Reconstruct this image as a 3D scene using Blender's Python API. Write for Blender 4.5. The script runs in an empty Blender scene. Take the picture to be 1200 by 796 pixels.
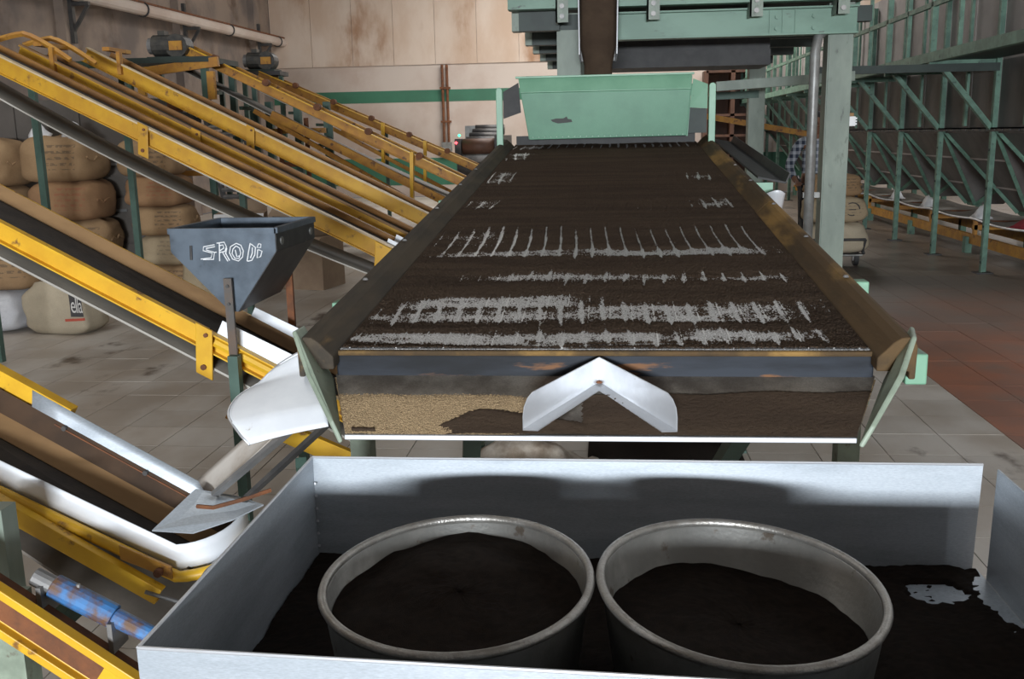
import bpy, bmesh, math, random
import numpy as np
from mathutils import Vector, Matrix, noise

random.seed(7)
rng = np.random.default_rng(7)
sc = bpy.context.scene
C = sc.collection
V = Vector

# ------------------------------------------------------------------ camera
cam = bpy.data.cameras.new('camera')
cam.sensor_fit = 'HORIZONTAL'
cam.sensor_width = 36.0
cam.lens = 34.5
cam.clip_start = 0.05
cam_o = bpy.data.objects.new('camera', cam)
C.objects.link(cam_o)
_r = V((0.99521643, 0.09571347, -0.01957532))
_u = V((-0.00046182, 0.2049793, 0.9787662))
_w = V((-0.09769365, 0.97407516, -0.20404296))
_m = Matrix((_r, _u, -_w)).transposed().to_4x4()
_m.translation = V((0, 0, 1.55))
cam_o.matrix_world = _m
sc.camera = cam_o

# ------------------------------------------------------------------ world, daylight, exposure
wd = bpy.data.worlds.new('sky')
sc.world = wd
wd.use_nodes = True
wd.node_tree.nodes['Background'].inputs[0].default_value = (0.75, 0.85, 1.0, 1)
wd.node_tree.nodes['Background'].inputs[1].default_value = 0.15

def area_light(name, loc, sx, sy, rot, energy, col):
    l = bpy.data.lights.new(name, 'AREA')
    l.shape = 'RECTANGLE'
    l.size = sx
    l.size_y = sy
    l.energy = energy
    l.color = col
    o = bpy.data.objects.new(name, l)
    o.location = loc
    o.rotation_euler = rot
    C.objects.link(o)
    return o

PI = math.pi
# daylight through the long window band behind the photographer
area_light('window_daylight', (0.0, -8.9, 1.73), 3.2, .46, (PI / 2, 0, 0), 1500, (0.90, 0.95, 1.0))
# added unseen roof lights to brighten the back wall, sacks and right wall
area_light('added_roof_fill', (0.5, 21.0, 6.85), 7.0, 4.0, (0, 0, 0), 700, (1.0, 0.97, 0.93))
area_light('added_roof_fill', (-5.0, 6.5, 6.85), 2.6, 6.0, (0, 0, 0), 100, (1.0, 0.97, 0.92))
area_light('added_roof_fill', (6.9, 14.0, 6.85), 1.6, 16.0, (0, 0, 0), 260, (0.95, 0.97, 1.0))

vs = sc.view_settings
vs.view_transform = 'Standard'
vs.look = 'None'
vs.exposure = 0.3
vs.gamma = 1.0
vs.use_curve_mapping = False

# ------------------------------------------------------------------ mesh helpers
class MB:
    def __init__(s):
        s.v = []
        s.f = []

    def add(s, vs, fs):
        o = len(s.v)
        s.v += [V(p) for p in vs]
        s.f += [[i + o for i in f] for f in fs]
        return s

    def box(s, c, size, rz=0.0, rx=0.0, ry=0.0):
        hx, hy, hz = size[0] / 2, size[1] / 2, size[2] / 2
        R = Matrix.Rotation(rz, 3, 'Z') @ Matrix.Rotation(ry, 3, 'Y') @ Matrix.Rotation(rx, 3, 'X')
        c = V(c)
        vs = [c + R @ V((x, y, z)) for z in (-hz, hz) for y in (-hy, hy) for x in (-hx, hx)]
        return s.add(vs, [(0, 1, 3, 2), (4, 6, 7, 5), (0, 4, 5, 1), (2, 3, 7, 6), (0, 2, 6, 4), (1, 5, 7, 3)])

    def bx(s, x0, x1, y0, y1, z0, z1):
        return s.box(((x0 + x1) / 2, (y0 + y1) / 2, (z0 + z1) / 2), (x1 - x0, y1 - y0, z1 - z0))

    def extr(s, p0, p1, prof, up=(0, 0, 1)):
        p0, p1, up = V(p0), V(p1), V(up)
        d = (p1 - p0).normalized()
        side = d.cross(up).normalized()
        u = side.cross(d)
        n = len(prof)
        vs = [p + side * a + u * b for p in (p0, p1) for a, b in prof]
        fs = [(i, (i + 1) % n, n + (i + 1) % n, n + i) for i in range(n)]
        fs += [tuple(range(n - 1, -1, -1)), tuple(range(n, 2 * n))]
        return s.add(vs, fs)

    def beam(s, p0, p1, w, h, up=(0, 0, 1)):
        a, b = w / 2, h / 2
        return s.extr(p0, p1, [(-a, -b), (a, -b), (a, b), (-a, b)], up)

    def channel(s, p0, p1, h, fl, t, sign=1, up=(0, 0, 1)):
        # C section: web at side 0, flanges pointing to sign * side; top at u = 0
        g = sign
        return s.extr(p0, p1, [(0, 0), (g * fl, 0), (g * fl, -t), (g * t, -t), (g * t, -h + t), (g * fl, -h + t), (g * fl, -h), (0, -h)], up)

    def tube(s, pts, r, n=8, closed=False):
        pts = [V(p) for p in pts]
        k = len(pts)
        rings = []
        prev = None
        for i, p in enumerate(pts):
            if closed:
                d = (pts[(i + 1) % k] - pts[i - 1]).normalized()
            else:
                d = (pts[min(i + 1, k - 1)] - pts[max(i - 1, 0)]).normalized()
            if prev is None:
                ref = V((0, 0, 1)) if abs(d.z) < .9 else V((1, 0, 0))
                a = d.cross(ref).normalized()
            else:
                a = (prev - d * prev.dot(d)).normalized()
            prev = a
            b = d.cross(a)
            rr = r[i] if isinstance(r, (list, tuple)) else r
            rings.append([p + a * math.cos(2 * PI * j / n) * rr + b * math.sin(2 * PI * j / n) * rr for j in range(n)])
        vs = [q for ring in rings for q in ring]
        fs = []
        m = k if closed else k - 1
        for i in range(m):
            i2 = (i + 1) % k
            for j in range(n):
                fs.append((i * n + j, i * n + (j + 1) % n, i2 * n + (j + 1) % n, i2 * n + j))
        if not closed:
            fs.append(tuple(range(n - 1, -1, -1)))
            fs.append(tuple(range((k - 1) * n, k * n)))
        return s.add(vs, fs)

    def panel(s, pts, t):
        pts = [V(p) for p in pts]
        nrm = V((0, 0, 0))
        for i in range(len(pts)):
            a, b = pts[i], pts[(i + 1) % len(pts)]
            nrm += a.cross(b)
        nrm.normalize()
        n = len(pts)
        vs = [p - nrm * t / 2 for p in pts] + [p + nrm * t / 2 for p in pts]
        fs = [tuple(range(n - 1, -1, -1)), tuple(range(n, 2 * n))]
        fs += [(i, (i + 1) % n, n + (i + 1) % n, n + i) for i in range(n)]
        return s.add(vs, fs)

    def lathe(s, prof, n, c=(0, 0, 0), sx=1, sy=1, cap0=False, cap1=False):
        c = V(c)
        vs = []
        for r, z in prof:
            for j in range(n):
                a = 2 * PI * j / n
                vs.append(c + V((r * math.cos(a) * sx, r * math.sin(a) * sy, z)))
        fs = []
        for i in range(len(prof) - 1):
            for j in range(n):
                fs.append((i * n + j, i * n + (j + 1) % n, (i + 1) * n + (j + 1) % n, (i + 1) * n + j))
        if cap0:
            fs.append(tuple(range(n - 1, -1, -1)))
        if cap1:
            k = (len(prof) - 1) * n
            fs.append(tuple(range(k, k + n)))
        return s.add(vs, fs)

    def grid(s, fn, nu, nv):
        vs = [fn(i / nu, j / nv) for j in range(nv + 1) for i in range(nu + 1)]
        w = nu + 1
        fs = [(j * w + i, j * w + i + 1, (j + 1) * w + i + 1, (j + 1) * w + i) for j in range(nv) for i in range(nu)]
        return s.add(vs, fs)

    def mesh(s, name, off=(0, 0, 0), recalc=True):
        off = V(off)
        me = bpy.data.meshes.new(name)
        me.from_pydata([p - off for p in s.v], [], s.f)
        if recalc:
            bm = bmesh.new()
            bm.from_mesh(me)
            bmesh.ops.recalc_face_normals(bm, faces=bm.faces)
            bm.to_mesh(me)
            bm.free()
        me.update()
        return me

    def build(s, name, mat, parent=None, smooth=False, bevel=0, solid=0, subsurf=0, recalc=True):
        if parent is not None:
            off = wloc(parent)
        else:
            xs = [p.x for p in s.v]
            ys = [p.y for p in s.v]
            off = V(((min(xs) + max(xs)) / 2, (min(ys) + max(ys)) / 2, min(p.z for p in s.v)))
        me = s.mesh(name, off, recalc)
        me.materials.append(M[mat] if isinstance(mat, str) else mat)
        if smooth:
            me.polygons.foreach_set('use_smooth', [True] * len(me.polygons))
        o = bpy.data.objects.new(name, me)
        C.objects.link(o)
        if parent is not None:
            o.parent = parent
        else:
            o.location = off
        if solid:
            md = o.modifiers.new('thickness', 'SOLIDIFY')
            md.thickness = solid
            md.offset = 0
        if bevel:
            md = o.modifiers.new('bevel', 'BEVEL')
            md.width = bevel
            md.segments = 2
            md.limit_method = 'ANGLE'
        if subsurf:
            md = o.modifiers.new('sub', 'SUBSURF')
            md.levels = subsurf
            md.render_levels = subsurf
        return o


def wloc(o):
    p = V((0, 0, 0))
    while o is not None:
        p += o.location
        o = o.parent
    return p


def tag(o, label, cat, group=None, kind=None):
    o['label'] = label
    o['category'] = cat
    if group:
        o['group'] = group
    if kind:
        o['kind'] = kind
    return o


def thing(name, label, cat, loc=(0, 0, 0), group=None):
    o = bpy.data.objects.new(name, None)
    o.empty_display_size = 0.1
    o.location = loc
    C.objects.link(o)
    return tag(o, label, cat, group)


def struct(o):
    o['kind'] = 'structure'
    return o


def link_copy(src, parent, loc=None, name=None):
    c = src.copy()
    C.objects.link(c)
    c.parent = parent
    if loc is not None:
        c.location = loc
    return c


# ------------------------------------------------------------------ materials
M = {}

def mat(name, c1, c2=None, rough=.6, metal=0.0, scale=5, stretch=(1, 1, 1), lo=.35, hi=.65,
        spot=None, spot_scale=9, spot_lo=.6, spot_hi=.68, bump=0.0, bscale=90, space='Object',
        rough2=None, vary=0.0, fine=0.0, spec=.5, emit=0, coat=0):
    m = bpy.data.materials.new(name)
    m.use_nodes = True
    nt = m.node_tree
    N = nt.nodes
    L = nt.links
    bs = N['Principled BSDF']
    bs.inputs['Roughness'].default_value = rough
    bs.inputs['Metallic'].default_value = metal
    bs.inputs['Specular IOR Level'].default_value = spec
    if space == 'World':
        g = N.new('ShaderNodeNewGeometry')
        co = g.outputs['Position']
    else:
        g = N.new('ShaderNodeTexCoord')
        co = g.outputs[space]
    mp = N.new('ShaderNodeMapping')
    mp.inputs['Scale'].default_value = stretch
    L.new(co, mp.inputs['Vector'])
    col = None

    def nz(sc_, det=5, vec=None):
        t = N.new('ShaderNodeTexNoise')
        t.inputs['Scale'].default_value = sc_
        t.inputs['Detail'].default_value = det
        t.inputs['Roughness'].default_value = .6
        L.new(vec or mp.outputs['Vector'], t.inputs['Vector'])
        return t.outputs['Fac']

    def rmp(fac, a, b):
        t = N.new('ShaderNodeMapRange')
        t.inputs['From Min'].default_value = a
        t.inputs['From Max'].default_value = b
        t.interpolation_type = 'SMOOTHSTEP'
        L.new(fac, t.inputs['Value'])
        return t.outputs['Result']

    def mix(fac, a, b):
        t = N.new('ShaderNodeMix')
        t.data_type = 'RGBA'
        if hasattr(fac, 'links'):
            L.new(fac, t.inputs[0])
        else:
            t.inputs[0].default_value = fac
        for sock, x in ((t.inputs[6], a), (t.inputs[7], b)):
            if hasattr(x, 'links'):
                L.new(x, sock)
            else:
                sock.default_value = (*x, 1)
        return t.outputs[2]

    if c2 is not None:
        f0 = rmp(nz(scale), lo, hi)
        col = mix(f0, c1, c2)
        if rough2 is not None:
            t = N.new('ShaderNodeMapRange')
            t.inputs['To Min'].default_value = rough
            t.inputs['To Max'].default_value = rough2
            L.new(f0, t.inputs['Value'])
            L.new(t.outputs['Result'], bs.inputs['Roughness'])
    else:
        col = mix(0.0, c1, c1)
    if spot is not None:
        col = mix(rmp(nz(spot_scale, 8), spot_lo, spot_hi), col, spot)
    if fine:
        f1 = nz(240, 2)
        t = N.new('ShaderNodeMix')
        t.data_type = 'RGBA'
        t.blend_type = 'OVERLAY'
        t.inputs[0].default_value = fine
        L.new(col, t.inputs[6])
        L.new(f1, t.inputs[7])
        col = t.outputs[2]
    if vary:
        oi = N.new('ShaderNodeObjectInfo')
        hs = N.new('ShaderNodeHueSaturation')
        t = N.new('ShaderNodeMapRange')
        t.inputs['To Min'].default_value = 1 - vary
        t.inputs['To Max'].default_value = 1 + vary
        L.new(oi.outputs['Random'], t.inputs['Value'])
        L.new(t.outputs['Result'], hs.inputs['Value'])
        L.new(col, hs.inputs['Color'])
        col = hs.outputs['Color']
    L.new(col, bs.inputs['Base Color'])
    if bump:
        b = N.new('ShaderNodeBump')
        b.inputs['Strength'].default_value = bump
        b.inputs['Distance'].default_value = .01
        L.new(nz(bscale, 3), b.inputs['Height'])
        L.new(b.outputs['Normal'], bs.inputs['Normal'])
    if emit:
        bs.inputs['Emission Color'].default_value = (*c1, 1)
        bs.inputs['Emission Strength'].default_value = emit
    if coat:
        bs.inputs['Coat Weight'].default_value = coat
    M[name] = m
    return m


mat('tile_grey', (.55, .51, .46), (.42, .36, .30), rough=.55, scale=1.9, stretch=(1, .6, 1), spot=(.09, .06, .04), spot_scale=1.7, spot_lo=.60, spot_hi=.70, bump=.05, bscale=25, space='World', vary=.07, rough2=.4)
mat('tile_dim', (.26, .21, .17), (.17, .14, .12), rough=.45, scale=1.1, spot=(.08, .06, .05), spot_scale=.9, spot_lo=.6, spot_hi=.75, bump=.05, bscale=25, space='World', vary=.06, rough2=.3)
mat('tile_red', (.36, .12, .055), (.24, .10, .06), rough=.5, scale=1.3, spot=(.19, .13, .10), spot_scale=1.1, spot_lo=.52, spot_hi=.75, bump=.05, bscale=25, space='World', vary=.07)
def fade_red():
    m = M['tile_red']
    N, L = m.node_tree.nodes, m.node_tree.links
    bs = N['Principled BSDF']
    prev = bs.inputs['Base Color'].links[0].from_socket
    g = N.new('ShaderNodeNewGeometry')
    sp = N.new('ShaderNodeSeparateXYZ')
    L.new(g.outputs['Position'], sp.inputs[0])
    nz = N.new('ShaderNodeTexNoise')
    nz.inputs['Scale'].default_value = .9
    nz.inputs['Detail'].default_value = 6
    L.new(g.outputs['Position'], nz.inputs['Vector'])
    ma = N.new('ShaderNodeMath')
    ma.operation = 'MULTIPLY_ADD'
    L.new(nz.outputs['Fac'], ma.inputs[0])
    ma.inputs[1].default_value = 5.0
    L.new(sp.outputs['Y'], ma.inputs[2])
    mr = N.new('ShaderNodeMapRange')
    mr.inputs['From Min'].default_value = 9.0
    mr.inputs['From Max'].default_value = 12.4
    L.new(ma.outputs[0], mr.inputs['Value'])
    mx = N.new('ShaderNodeMix')
    mx.data_type = 'RGBA'
    L.new(mr.outputs['Result'], mx.inputs[0])
    L.new(prev, mx.inputs[6])
    mx.inputs[7].default_value = (.2, .165, .14, 1)   # trodden grey dust over the red tiles
    L.new(mx.outputs[2], bs.inputs['Base Color'])


fade_red()
mat('joint', (.12, .10, .085), (.2, .17, .14), rough=.9, scale=3, space='World')
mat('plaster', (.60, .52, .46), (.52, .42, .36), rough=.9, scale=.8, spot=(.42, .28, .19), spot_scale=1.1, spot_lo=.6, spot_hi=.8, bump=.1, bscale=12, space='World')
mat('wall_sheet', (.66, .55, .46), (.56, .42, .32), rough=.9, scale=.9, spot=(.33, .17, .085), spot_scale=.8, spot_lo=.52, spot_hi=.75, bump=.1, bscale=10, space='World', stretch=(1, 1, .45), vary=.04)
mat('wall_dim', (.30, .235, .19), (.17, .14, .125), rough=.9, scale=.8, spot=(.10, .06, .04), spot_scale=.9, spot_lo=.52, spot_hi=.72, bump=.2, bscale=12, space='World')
mat('white_wall', (.8, .78, .75), (.7, .68, .65), rough=.9, scale=.6, space='World')
mat('ceiling_paint', (.18, .17, .16), rough=.95)
mat('wall_green', (.05, .19, .115), (.045, .155, .095), rough=.6, scale=1.2, space='World')
mat('steel_dark', (.05, .05, .052), (.085, .08, .075), rough=.55, metal=.3, scale=7)
mat('steel_mid', (.2, .2, .2), (.3, .29, .28), rough=.5, metal=.5, scale=7)
mat('steel_rusty', (.09, .085, .08), (.13, .09, .065), rough=.6, metal=.2, scale=12)
mat('grey_pipe', (.3, .31, .3), (.22, .22, .21), rough=.45, metal=.4, scale=9)
mat('rust', (.2, .075, .03), (.12, .05, .025), rough=.85, scale=14, bump=.2)
mat('yellow', (.76, .45, .025), (.66, .36, .02), rough=.42, scale=6, spot=(.2, .09, .03), spot_scale=13, spot_lo=.61, spot_hi=.72, bump=.05)
mat('yellow_mid', (.60, .34, .022), (.50, .26, .02), rough=.45, scale=6, spot=(.2, .09, .03), spot_scale=11, spot_lo=.58, spot_hi=.72, bump=.05)
mat('yellow_old', (.50, .25, .03), (.38, .17, .03), rough=.55, scale=8, spot=(.14, .06, .025), spot_scale=12, spot_lo=.58, spot_hi=.68)
mat('rail_brown', (.36, .17, .04), (.22, .105, .035), rough=.6, scale=9, stretch=(.4, 1, 1))
mat('rail_pale', (.62, .52, .36), (.52, .4, .24), rough=.5, scale=9)
mat('skirt_tan', (.32, .19, .085), (.22, .125, .055), rough=.8, scale=4, stretch=(.3, 1, 1))
mat('belt', (.115, .105, .09), (.165, .15, .125), rough=.6, scale=5, stretch=(.3, 1, 1))
mat('belt_pale', (.22, .195, .165), (.15, .13, .11), rough=.7, scale=4)  # paler grey-brown than the other belts
mat('rail_dirt', (.085, .048, .027), (.055, .033, .02), rough=.8, scale=6)
mat('belt_edge', (.55, .53, .48), rough=.6)
mat('belt_tea', (.016, .012, .010), (.03, .022, .017), rough=.8, scale=14, bump=.2)
mat('belt_blue', (.12, .14, .15), (.18, .2, .2), rough=.5, scale=5, stretch=(.3, 1, 1))
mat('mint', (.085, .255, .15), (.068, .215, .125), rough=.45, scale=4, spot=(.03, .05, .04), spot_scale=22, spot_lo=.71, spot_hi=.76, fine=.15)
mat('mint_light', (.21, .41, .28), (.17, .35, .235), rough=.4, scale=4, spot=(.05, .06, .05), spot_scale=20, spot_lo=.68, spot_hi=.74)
mat('paint_chip', (.035, .04, .036), rough=.6)
mat('green_col', (.235, .285, .235), (.175, .215, .18), rough=.5, scale=5, stretch=(1, 1, .4), spot=(.1, .12, .1), spot_scale=18, spot_lo=.6, spot_hi=.72)
mat('green_beam', (.18, .305, .235), (.135, .235, .18), rough=.5, scale=4, stretch=(.5, 1, 1), spot=(.08, .1, .09), spot_scale=14, spot_lo=.63, spot_hi=.72)
mat('green_dark', (.028, .045, .038), (.02, .032, .028), rough=.55, scale=5)  # darkened to paint in shade under the platform; other dark parts share it
mat('green_rack', (.15, .275, .205), (.09, .17, .13), rough=.55, scale=7, spot=(.05, .08, .065), spot_scale=15, spot_lo=.6, spot_hi=.7)
mat('green_leg', (.045, .09, .07), (.065, .12, .095), rough=.55, scale=6)
mat('green_pale', (.29, .35, .27), (.2, .24, .185), rough=.5, scale=10, spot=(.13, .11, .08), spot_scale=25, spot_lo=.58, spot_hi=.7)
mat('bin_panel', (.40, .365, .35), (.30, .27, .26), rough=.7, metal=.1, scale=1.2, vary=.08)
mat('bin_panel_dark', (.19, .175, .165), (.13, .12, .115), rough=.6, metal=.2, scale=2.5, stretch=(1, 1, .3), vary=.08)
mat('alu', (.48, .525, .57), (.36, .40, .44), rough=.42, metal=.4, scale=4, stretch=(.5, .5, 3), rough2=.55, fine=.3, spot=(.3, .31, .32), spot_scale=30, spot_lo=.68, spot_hi=.74)
mat('alu_bright', (.72, .74, .77), (.6, .62, .65), rough=.35, metal=.7, scale=8, rough2=.48, spot=(.42, .42, .42), spot_scale=26, spot_lo=.68, spot_hi=.74)
mat('alu_white', (.80, .83, .86), (.72, .75, .79), rough=.5, metal=.15, scale=6, spot=(.45, .42, .38), spot_scale=18, spot_lo=.67, spot_hi=.74)
mat('alu_worn', (.27, .27, .255), (.185, .185, .175), rough=.42, metal=.8, scale=7, rough2=.55, spot=(.13, .11, .09), spot_scale=24, spot_lo=.6, spot_hi=.7, bump=.08)
mat('alu_rim', (.36, .35, .33), (.28, .265, .24), rough=.4, metal=.8, scale=30, bump=.25, bscale=200)
mat('tea', (.014, .009, .0065), (.022, .0145, .010), rough=.92, scale=60, bump=.7, bscale=700, spec=.15)
mat('tea_deck', (.058, .040, .028), (.078, .054, .037), rough=.95, scale=6, stretch=(.25, 2, 1), bump=.5, bscale=600, spec=.1)
mat('tea_gold', (.58, .42, .24), (.06, .038, .024), rough=.7, scale=800, lo=.46, hi=.60, bump=.5, bscale=300, spec=.2)
mat('screen_wire', (.78, .78, .78), (.34, .33, .32), rough=.45, metal=.6, scale=260, lo=.4, hi=.6, bump=.4, bscale=500)
mat('wire_bright', (.62, .62, .61), rough=.4, metal=.3)
mat('rail_wood', (.115, .072, .034), (.06, .043, .027), rough=.8, spec=.2, metal=0, scale=9, stretch=(1, .22, 1), spot=(.30, .18, .06), spot_scale=4.5, spot_lo=.48, spot_hi=.66, bump=.15, bscale=60)
mat('rail_dark', (.05, .042, .033), (.085, .066, .045), rough=.8, spec=.2, metal=0, scale=9, stretch=(1, .2, 1), spot=(.2, .13, .06), spot_scale=5, spot_lo=.62, spot_hi=.7, bump=.12, bscale=60)
mat('bar_steel', (.008, .009, .011), (.028, .034, .045), rough=.6, spec=.25, metal=.1, scale=4, stretch=(.5, 3, 3), spot=(.17, .08, .035), spot_scale=7, spot_lo=.58, spot_hi=.66)
mat('pan_steel', (.30, .27, .23), (.14, .12, .10), rough=.4, metal=.6, scale=7, fine=.4)
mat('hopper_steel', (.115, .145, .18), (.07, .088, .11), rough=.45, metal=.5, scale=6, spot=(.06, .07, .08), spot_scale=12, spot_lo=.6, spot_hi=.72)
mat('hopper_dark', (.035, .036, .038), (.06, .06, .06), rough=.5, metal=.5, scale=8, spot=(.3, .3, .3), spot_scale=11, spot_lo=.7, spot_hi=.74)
mat('chalk', (.8, .82, .84), rough=.95)
mat('blue_paint', (.055, .20, .46), (.045, .15, .36), rough=.4, scale=14, spot=(.14, .075, .04), spot_scale=7, spot_lo=.44, spot_hi=.56)
mat('white_plastic', (.68, .68, .68), (.55, .55, .56), rough=.5, scale=10)
mat('plastic_sheet', (.50, .44, .37), (.22, .17, .125), rough=.4, scale=9, bump=.3, bscale=12)
mat('dusty_alu', (.62, .58, .53), (.45, .39, .33), rough=.55, metal=.2, scale=7)
mat('rubber', (.02, .02, .021), (.035, .035, .035), rough=.6, scale=9)
mat('cardboard', (.34, .25, .17), (.27, .19, .13), rough=.9, scale=4)
mat('red_cloth', (.5, .02, .05), (.38, .015, .035), rough=.8, scale=6)
mat('cabinet_grey', (.085, .075, .065), (.115, .1, .088), rough=.7, scale=2)
mat('wood_brown', (.12, .055, .032), (.075, .035, .022), rough=.6, scale=4, stretch=(1, 1, .2))
mat('skin', (.22, .11, .065), (.19, .09, .055), rough=.55, scale=8)
mat('hair', (.01, .009, .008), rough=.6)
mat('trouser', (.03, .032, .04), (.02, .02, .026), rough=.9, scale=9)
mat('led_green', (.05, 1, .35), emit=3)
mat('led_red', (1, .08, .1), emit=3)
mat('print_dark', (.06, .055, .055), rough=.9)
mat('print_white', (.6, .58, .55), rough=.9)
mat('print_red', (.42, .08, .05), rough=.9)
mat('motor', (.035, .035, .034), (.07, .065, .055), rough=.5, scale=12)
mat('switch_white', (.78, .8, .8), rough=.5)


def mat_sack(name, c1, c2, ink, amount):
    m = mat(name, c1, c2, rough=.95, scale=3, bump=.35, bscale=160, fine=.25)
    nt = m.node_tree
    N, L = nt.nodes, nt.links
    bs = N['Principled BSDF']
    prev = bs.inputs['Base Color'].links[0].from_socket
    tc = N.new('ShaderNodeTexCoord')
    sp = N.new('ShaderNodeSeparateXYZ')
    L.new(tc.outputs['Generated'], sp.inputs[0])

    def op(kind, a, b):
        t = N.new('ShaderNodeMath')
        t.operation = kind
        for s, x in zip(t.inputs, (a, b)):
            if hasattr(x, 'links'):
                L.new(x, s)
            else:
                s.default_value = x
        return t.outputs[0]
    fx = op('MULTIPLY', op('GREATER_THAN', sp.outputs['X'], .45), op('LESS_THAN', sp.outputs['X'], .88))
    fz = op('MULTIPLY', op('GREATER_THAN', sp.outputs['Z'], .28), op('LESS_THAN', sp.outputs['Z'], .78))
    ln = op('GREATER_THAN', op('SINE', op('MULTIPLY', sp.outputs['Z'], 52), 0), .15)
    t = N.new('ShaderNodeTexNoise')
    t.inputs['Scale'].default_value = 16
    mp = N.new('ShaderNodeMapping')
    mp.inputs['Scale'].default_value = (1, 0, 1)
    L.new(tc.outputs['Generated'], mp.inputs[0])
    L.new(mp.outputs[0], t.inputs['Vector'])
    nzv = op('GREATER_THAN', t.outputs['Fac'], .46)
    fac = op('MULTIPLY', op('MULTIPLY', op('MULTIPLY', fx, fz), op('MULTIPLY', ln, nzv)), amount)
    mx = N.new('ShaderNodeMix')
    mx.data_type = 'RGBA'
    L.new(fac, mx.inputs[0])
    L.new(prev, mx.inputs[6])
    mx.inputs[7].default_value = (*ink, 1)
    L.new(mx.outputs[2], bs.inputs['Base Color'])


mat_sack('jute', (.36, .235, .125), (.28, .175, .09), (.07, .055, .045), .55)
mat_sack('jute_rust', (.33, .19, .095), (.25, .14, .07), (.3, .09, .05), .5)
mat_sack('jute_pale', (.43, .34, .22), (.35, .27, .17), (.12, .1, .08), .35)
mat_sack('sack_white', (.58, .58, .59), (.48, .48, .5), (.3, .3, .32), .2)
mat_sack('sack_beige', (.47, .40, .29), (.39, .33, .24), (.2, .17, .13), .0)


def mat_plaid():
    m = mat('plaid', (.05, .07, .11), rough=.9)
    nt = m.node_tree
    N, L = nt.nodes, nt.links
    bs = N['Principled BSDF']
    tc = N.new('ShaderNodeTexCoord')
    sp = N.new('ShaderNodeSeparateXYZ')
    L.new(tc.outputs['Object'], sp.inputs[0])

    def op(kind, a, b):
        t = N.new('ShaderNodeMath')
        t.operation = kind
        for s, x in zip(t.inputs, (a, b)):
            if hasattr(x, 'links'):
                L.new(x, s)
            else:
                s.default_value = x
        return t.outputs[0]
    sx = op('GREATER_THAN', op('SINE', op('MULTIPLY', sp.outputs['X'], 95), 0), .1)
    sz = op('GREATER_THAN', op('SINE', op('MULTIPLY', sp.outputs['Z'], 80), 0), .1)
    s = op('MULTIPLY', op('ADD', sx, sz), .5)
    mx = N.new('ShaderNodeMix')
    mx.data_type = 'RGBA'
    L.new(s, mx.inputs[0])
    mx.inputs[6].default_value = (.03, .042, .07, 1)
    mx.inputs[7].default_value = (.42, .45, .5, 1)
    L.new(mx.outputs[2], bs.inputs['Base Color'])


mat_plaid()

# ------------------------------------------------------------------ the building
XL, XR, YB, YN, ZC = -8.8, 8.6, 26.0, -9.0, 6.9
fl = struct(MB().bx(XL, XR, YN, YB, -.25, -.008).build('floor', 'joint'))
TS = .335


def tile_kind(x, y):
    if x > 2.02 and y < 10.6 and x < 5.5:
        return 'tile_red'
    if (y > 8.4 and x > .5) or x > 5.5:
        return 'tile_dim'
    return 'tile_grey'


tmesh = {}
for k in ('tile_grey', 'tile_red', 'tile_dim'):
    me = MB().bx(-TS / 2 + .0025, TS / 2 - .0025, -TS / 2 + .0025, TS / 2 - .0025, -.008, 0).mesh('tile')
    me.materials.append(M[k])
    tmesh[k] = me
rest = {k: MB() for k in tmesh}
nx0, nx1 = int(math.floor((XL - 2.02) / TS)), int((XR - 2.02) / TS)
fo = wloc(fl)
count = 0
for i in range(nx0 + 1, nx1):
    for j in range(int(YN / TS) + 1, int(YB / TS)):
        x, y = 2.02 + (i + .5) * TS, (j + .5) * TS
        k = tile_kind(x, y)
        if (-4.7 < x < -.95 and 3.15 < y < 7.5) or (1.05 < x < 4.0 and 4.2 < y < 8.5):
            o = bpy.data.objects.new('tile', tmesh[k])
            o.location = V((x, y, random.uniform(-.0008, .0008))) - fo
            o.rotation_euler = (random.uniform(-.001, .001), random.uniform(-.001, .001), 0)
            C.objects.link(o)
            o.parent = fl
            count += 1
        else:
            h = TS / 2 - .0025
            vs_ = [(x - h, y - h, 0), (x + h, y - h, 0), (x + h, y + h, 0), (x - h, y + h, 0),
                   (x - h, y - h, -.008), (x + h, y - h, -.008), (x + h, y + h, -.008), (x - h, y + h, -.008)]
            rest[k].add(vs_, [(0, 1, 2, 3), (4, 5, 1, 0), (5, 6, 2, 1), (6, 7, 3, 2), (7, 4, 0, 3)])
for k, mb in rest.items():
    o = mb.build('tile_field', k, fl, recalc=False)
    o['kind'] = 'stuff'

wb = struct(MB().bx(XL, XR, YB, YB + .25, 0, ZC).build('wall_back', 'plaster'))
for i in range(16):   # stained sheets above the seam
    x0 = XL + .02 + i * 1.085
    MB().bx(x0, x0 + 1.075, YB - .035, YB - .005, 3.38, 5.1).build('wall_sheet', 'wall_sheet', wb)
    MB().bx(x0, x0 + 1.075, YB - .035, YB - .005, 5.11, ZC).build('wall_sheet', 'wall_sheet', wb)
MB().bx(XL, XR, YB - .006, YB, 2.44, 2.74).build('painted_band', 'wall_green', wb)
MB().bx(XL, XR, YB - .006, YB, .30, 1.0).build('painted_dado', 'wall_green', wb)
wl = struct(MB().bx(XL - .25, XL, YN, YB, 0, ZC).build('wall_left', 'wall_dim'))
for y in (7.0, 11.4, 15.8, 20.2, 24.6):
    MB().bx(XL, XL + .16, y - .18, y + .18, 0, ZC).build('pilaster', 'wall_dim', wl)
wr = struct(MB().bx(XR, XR + .25, YN, YB, 0, ZC).build('wall_right', 'white_wall'))
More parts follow.
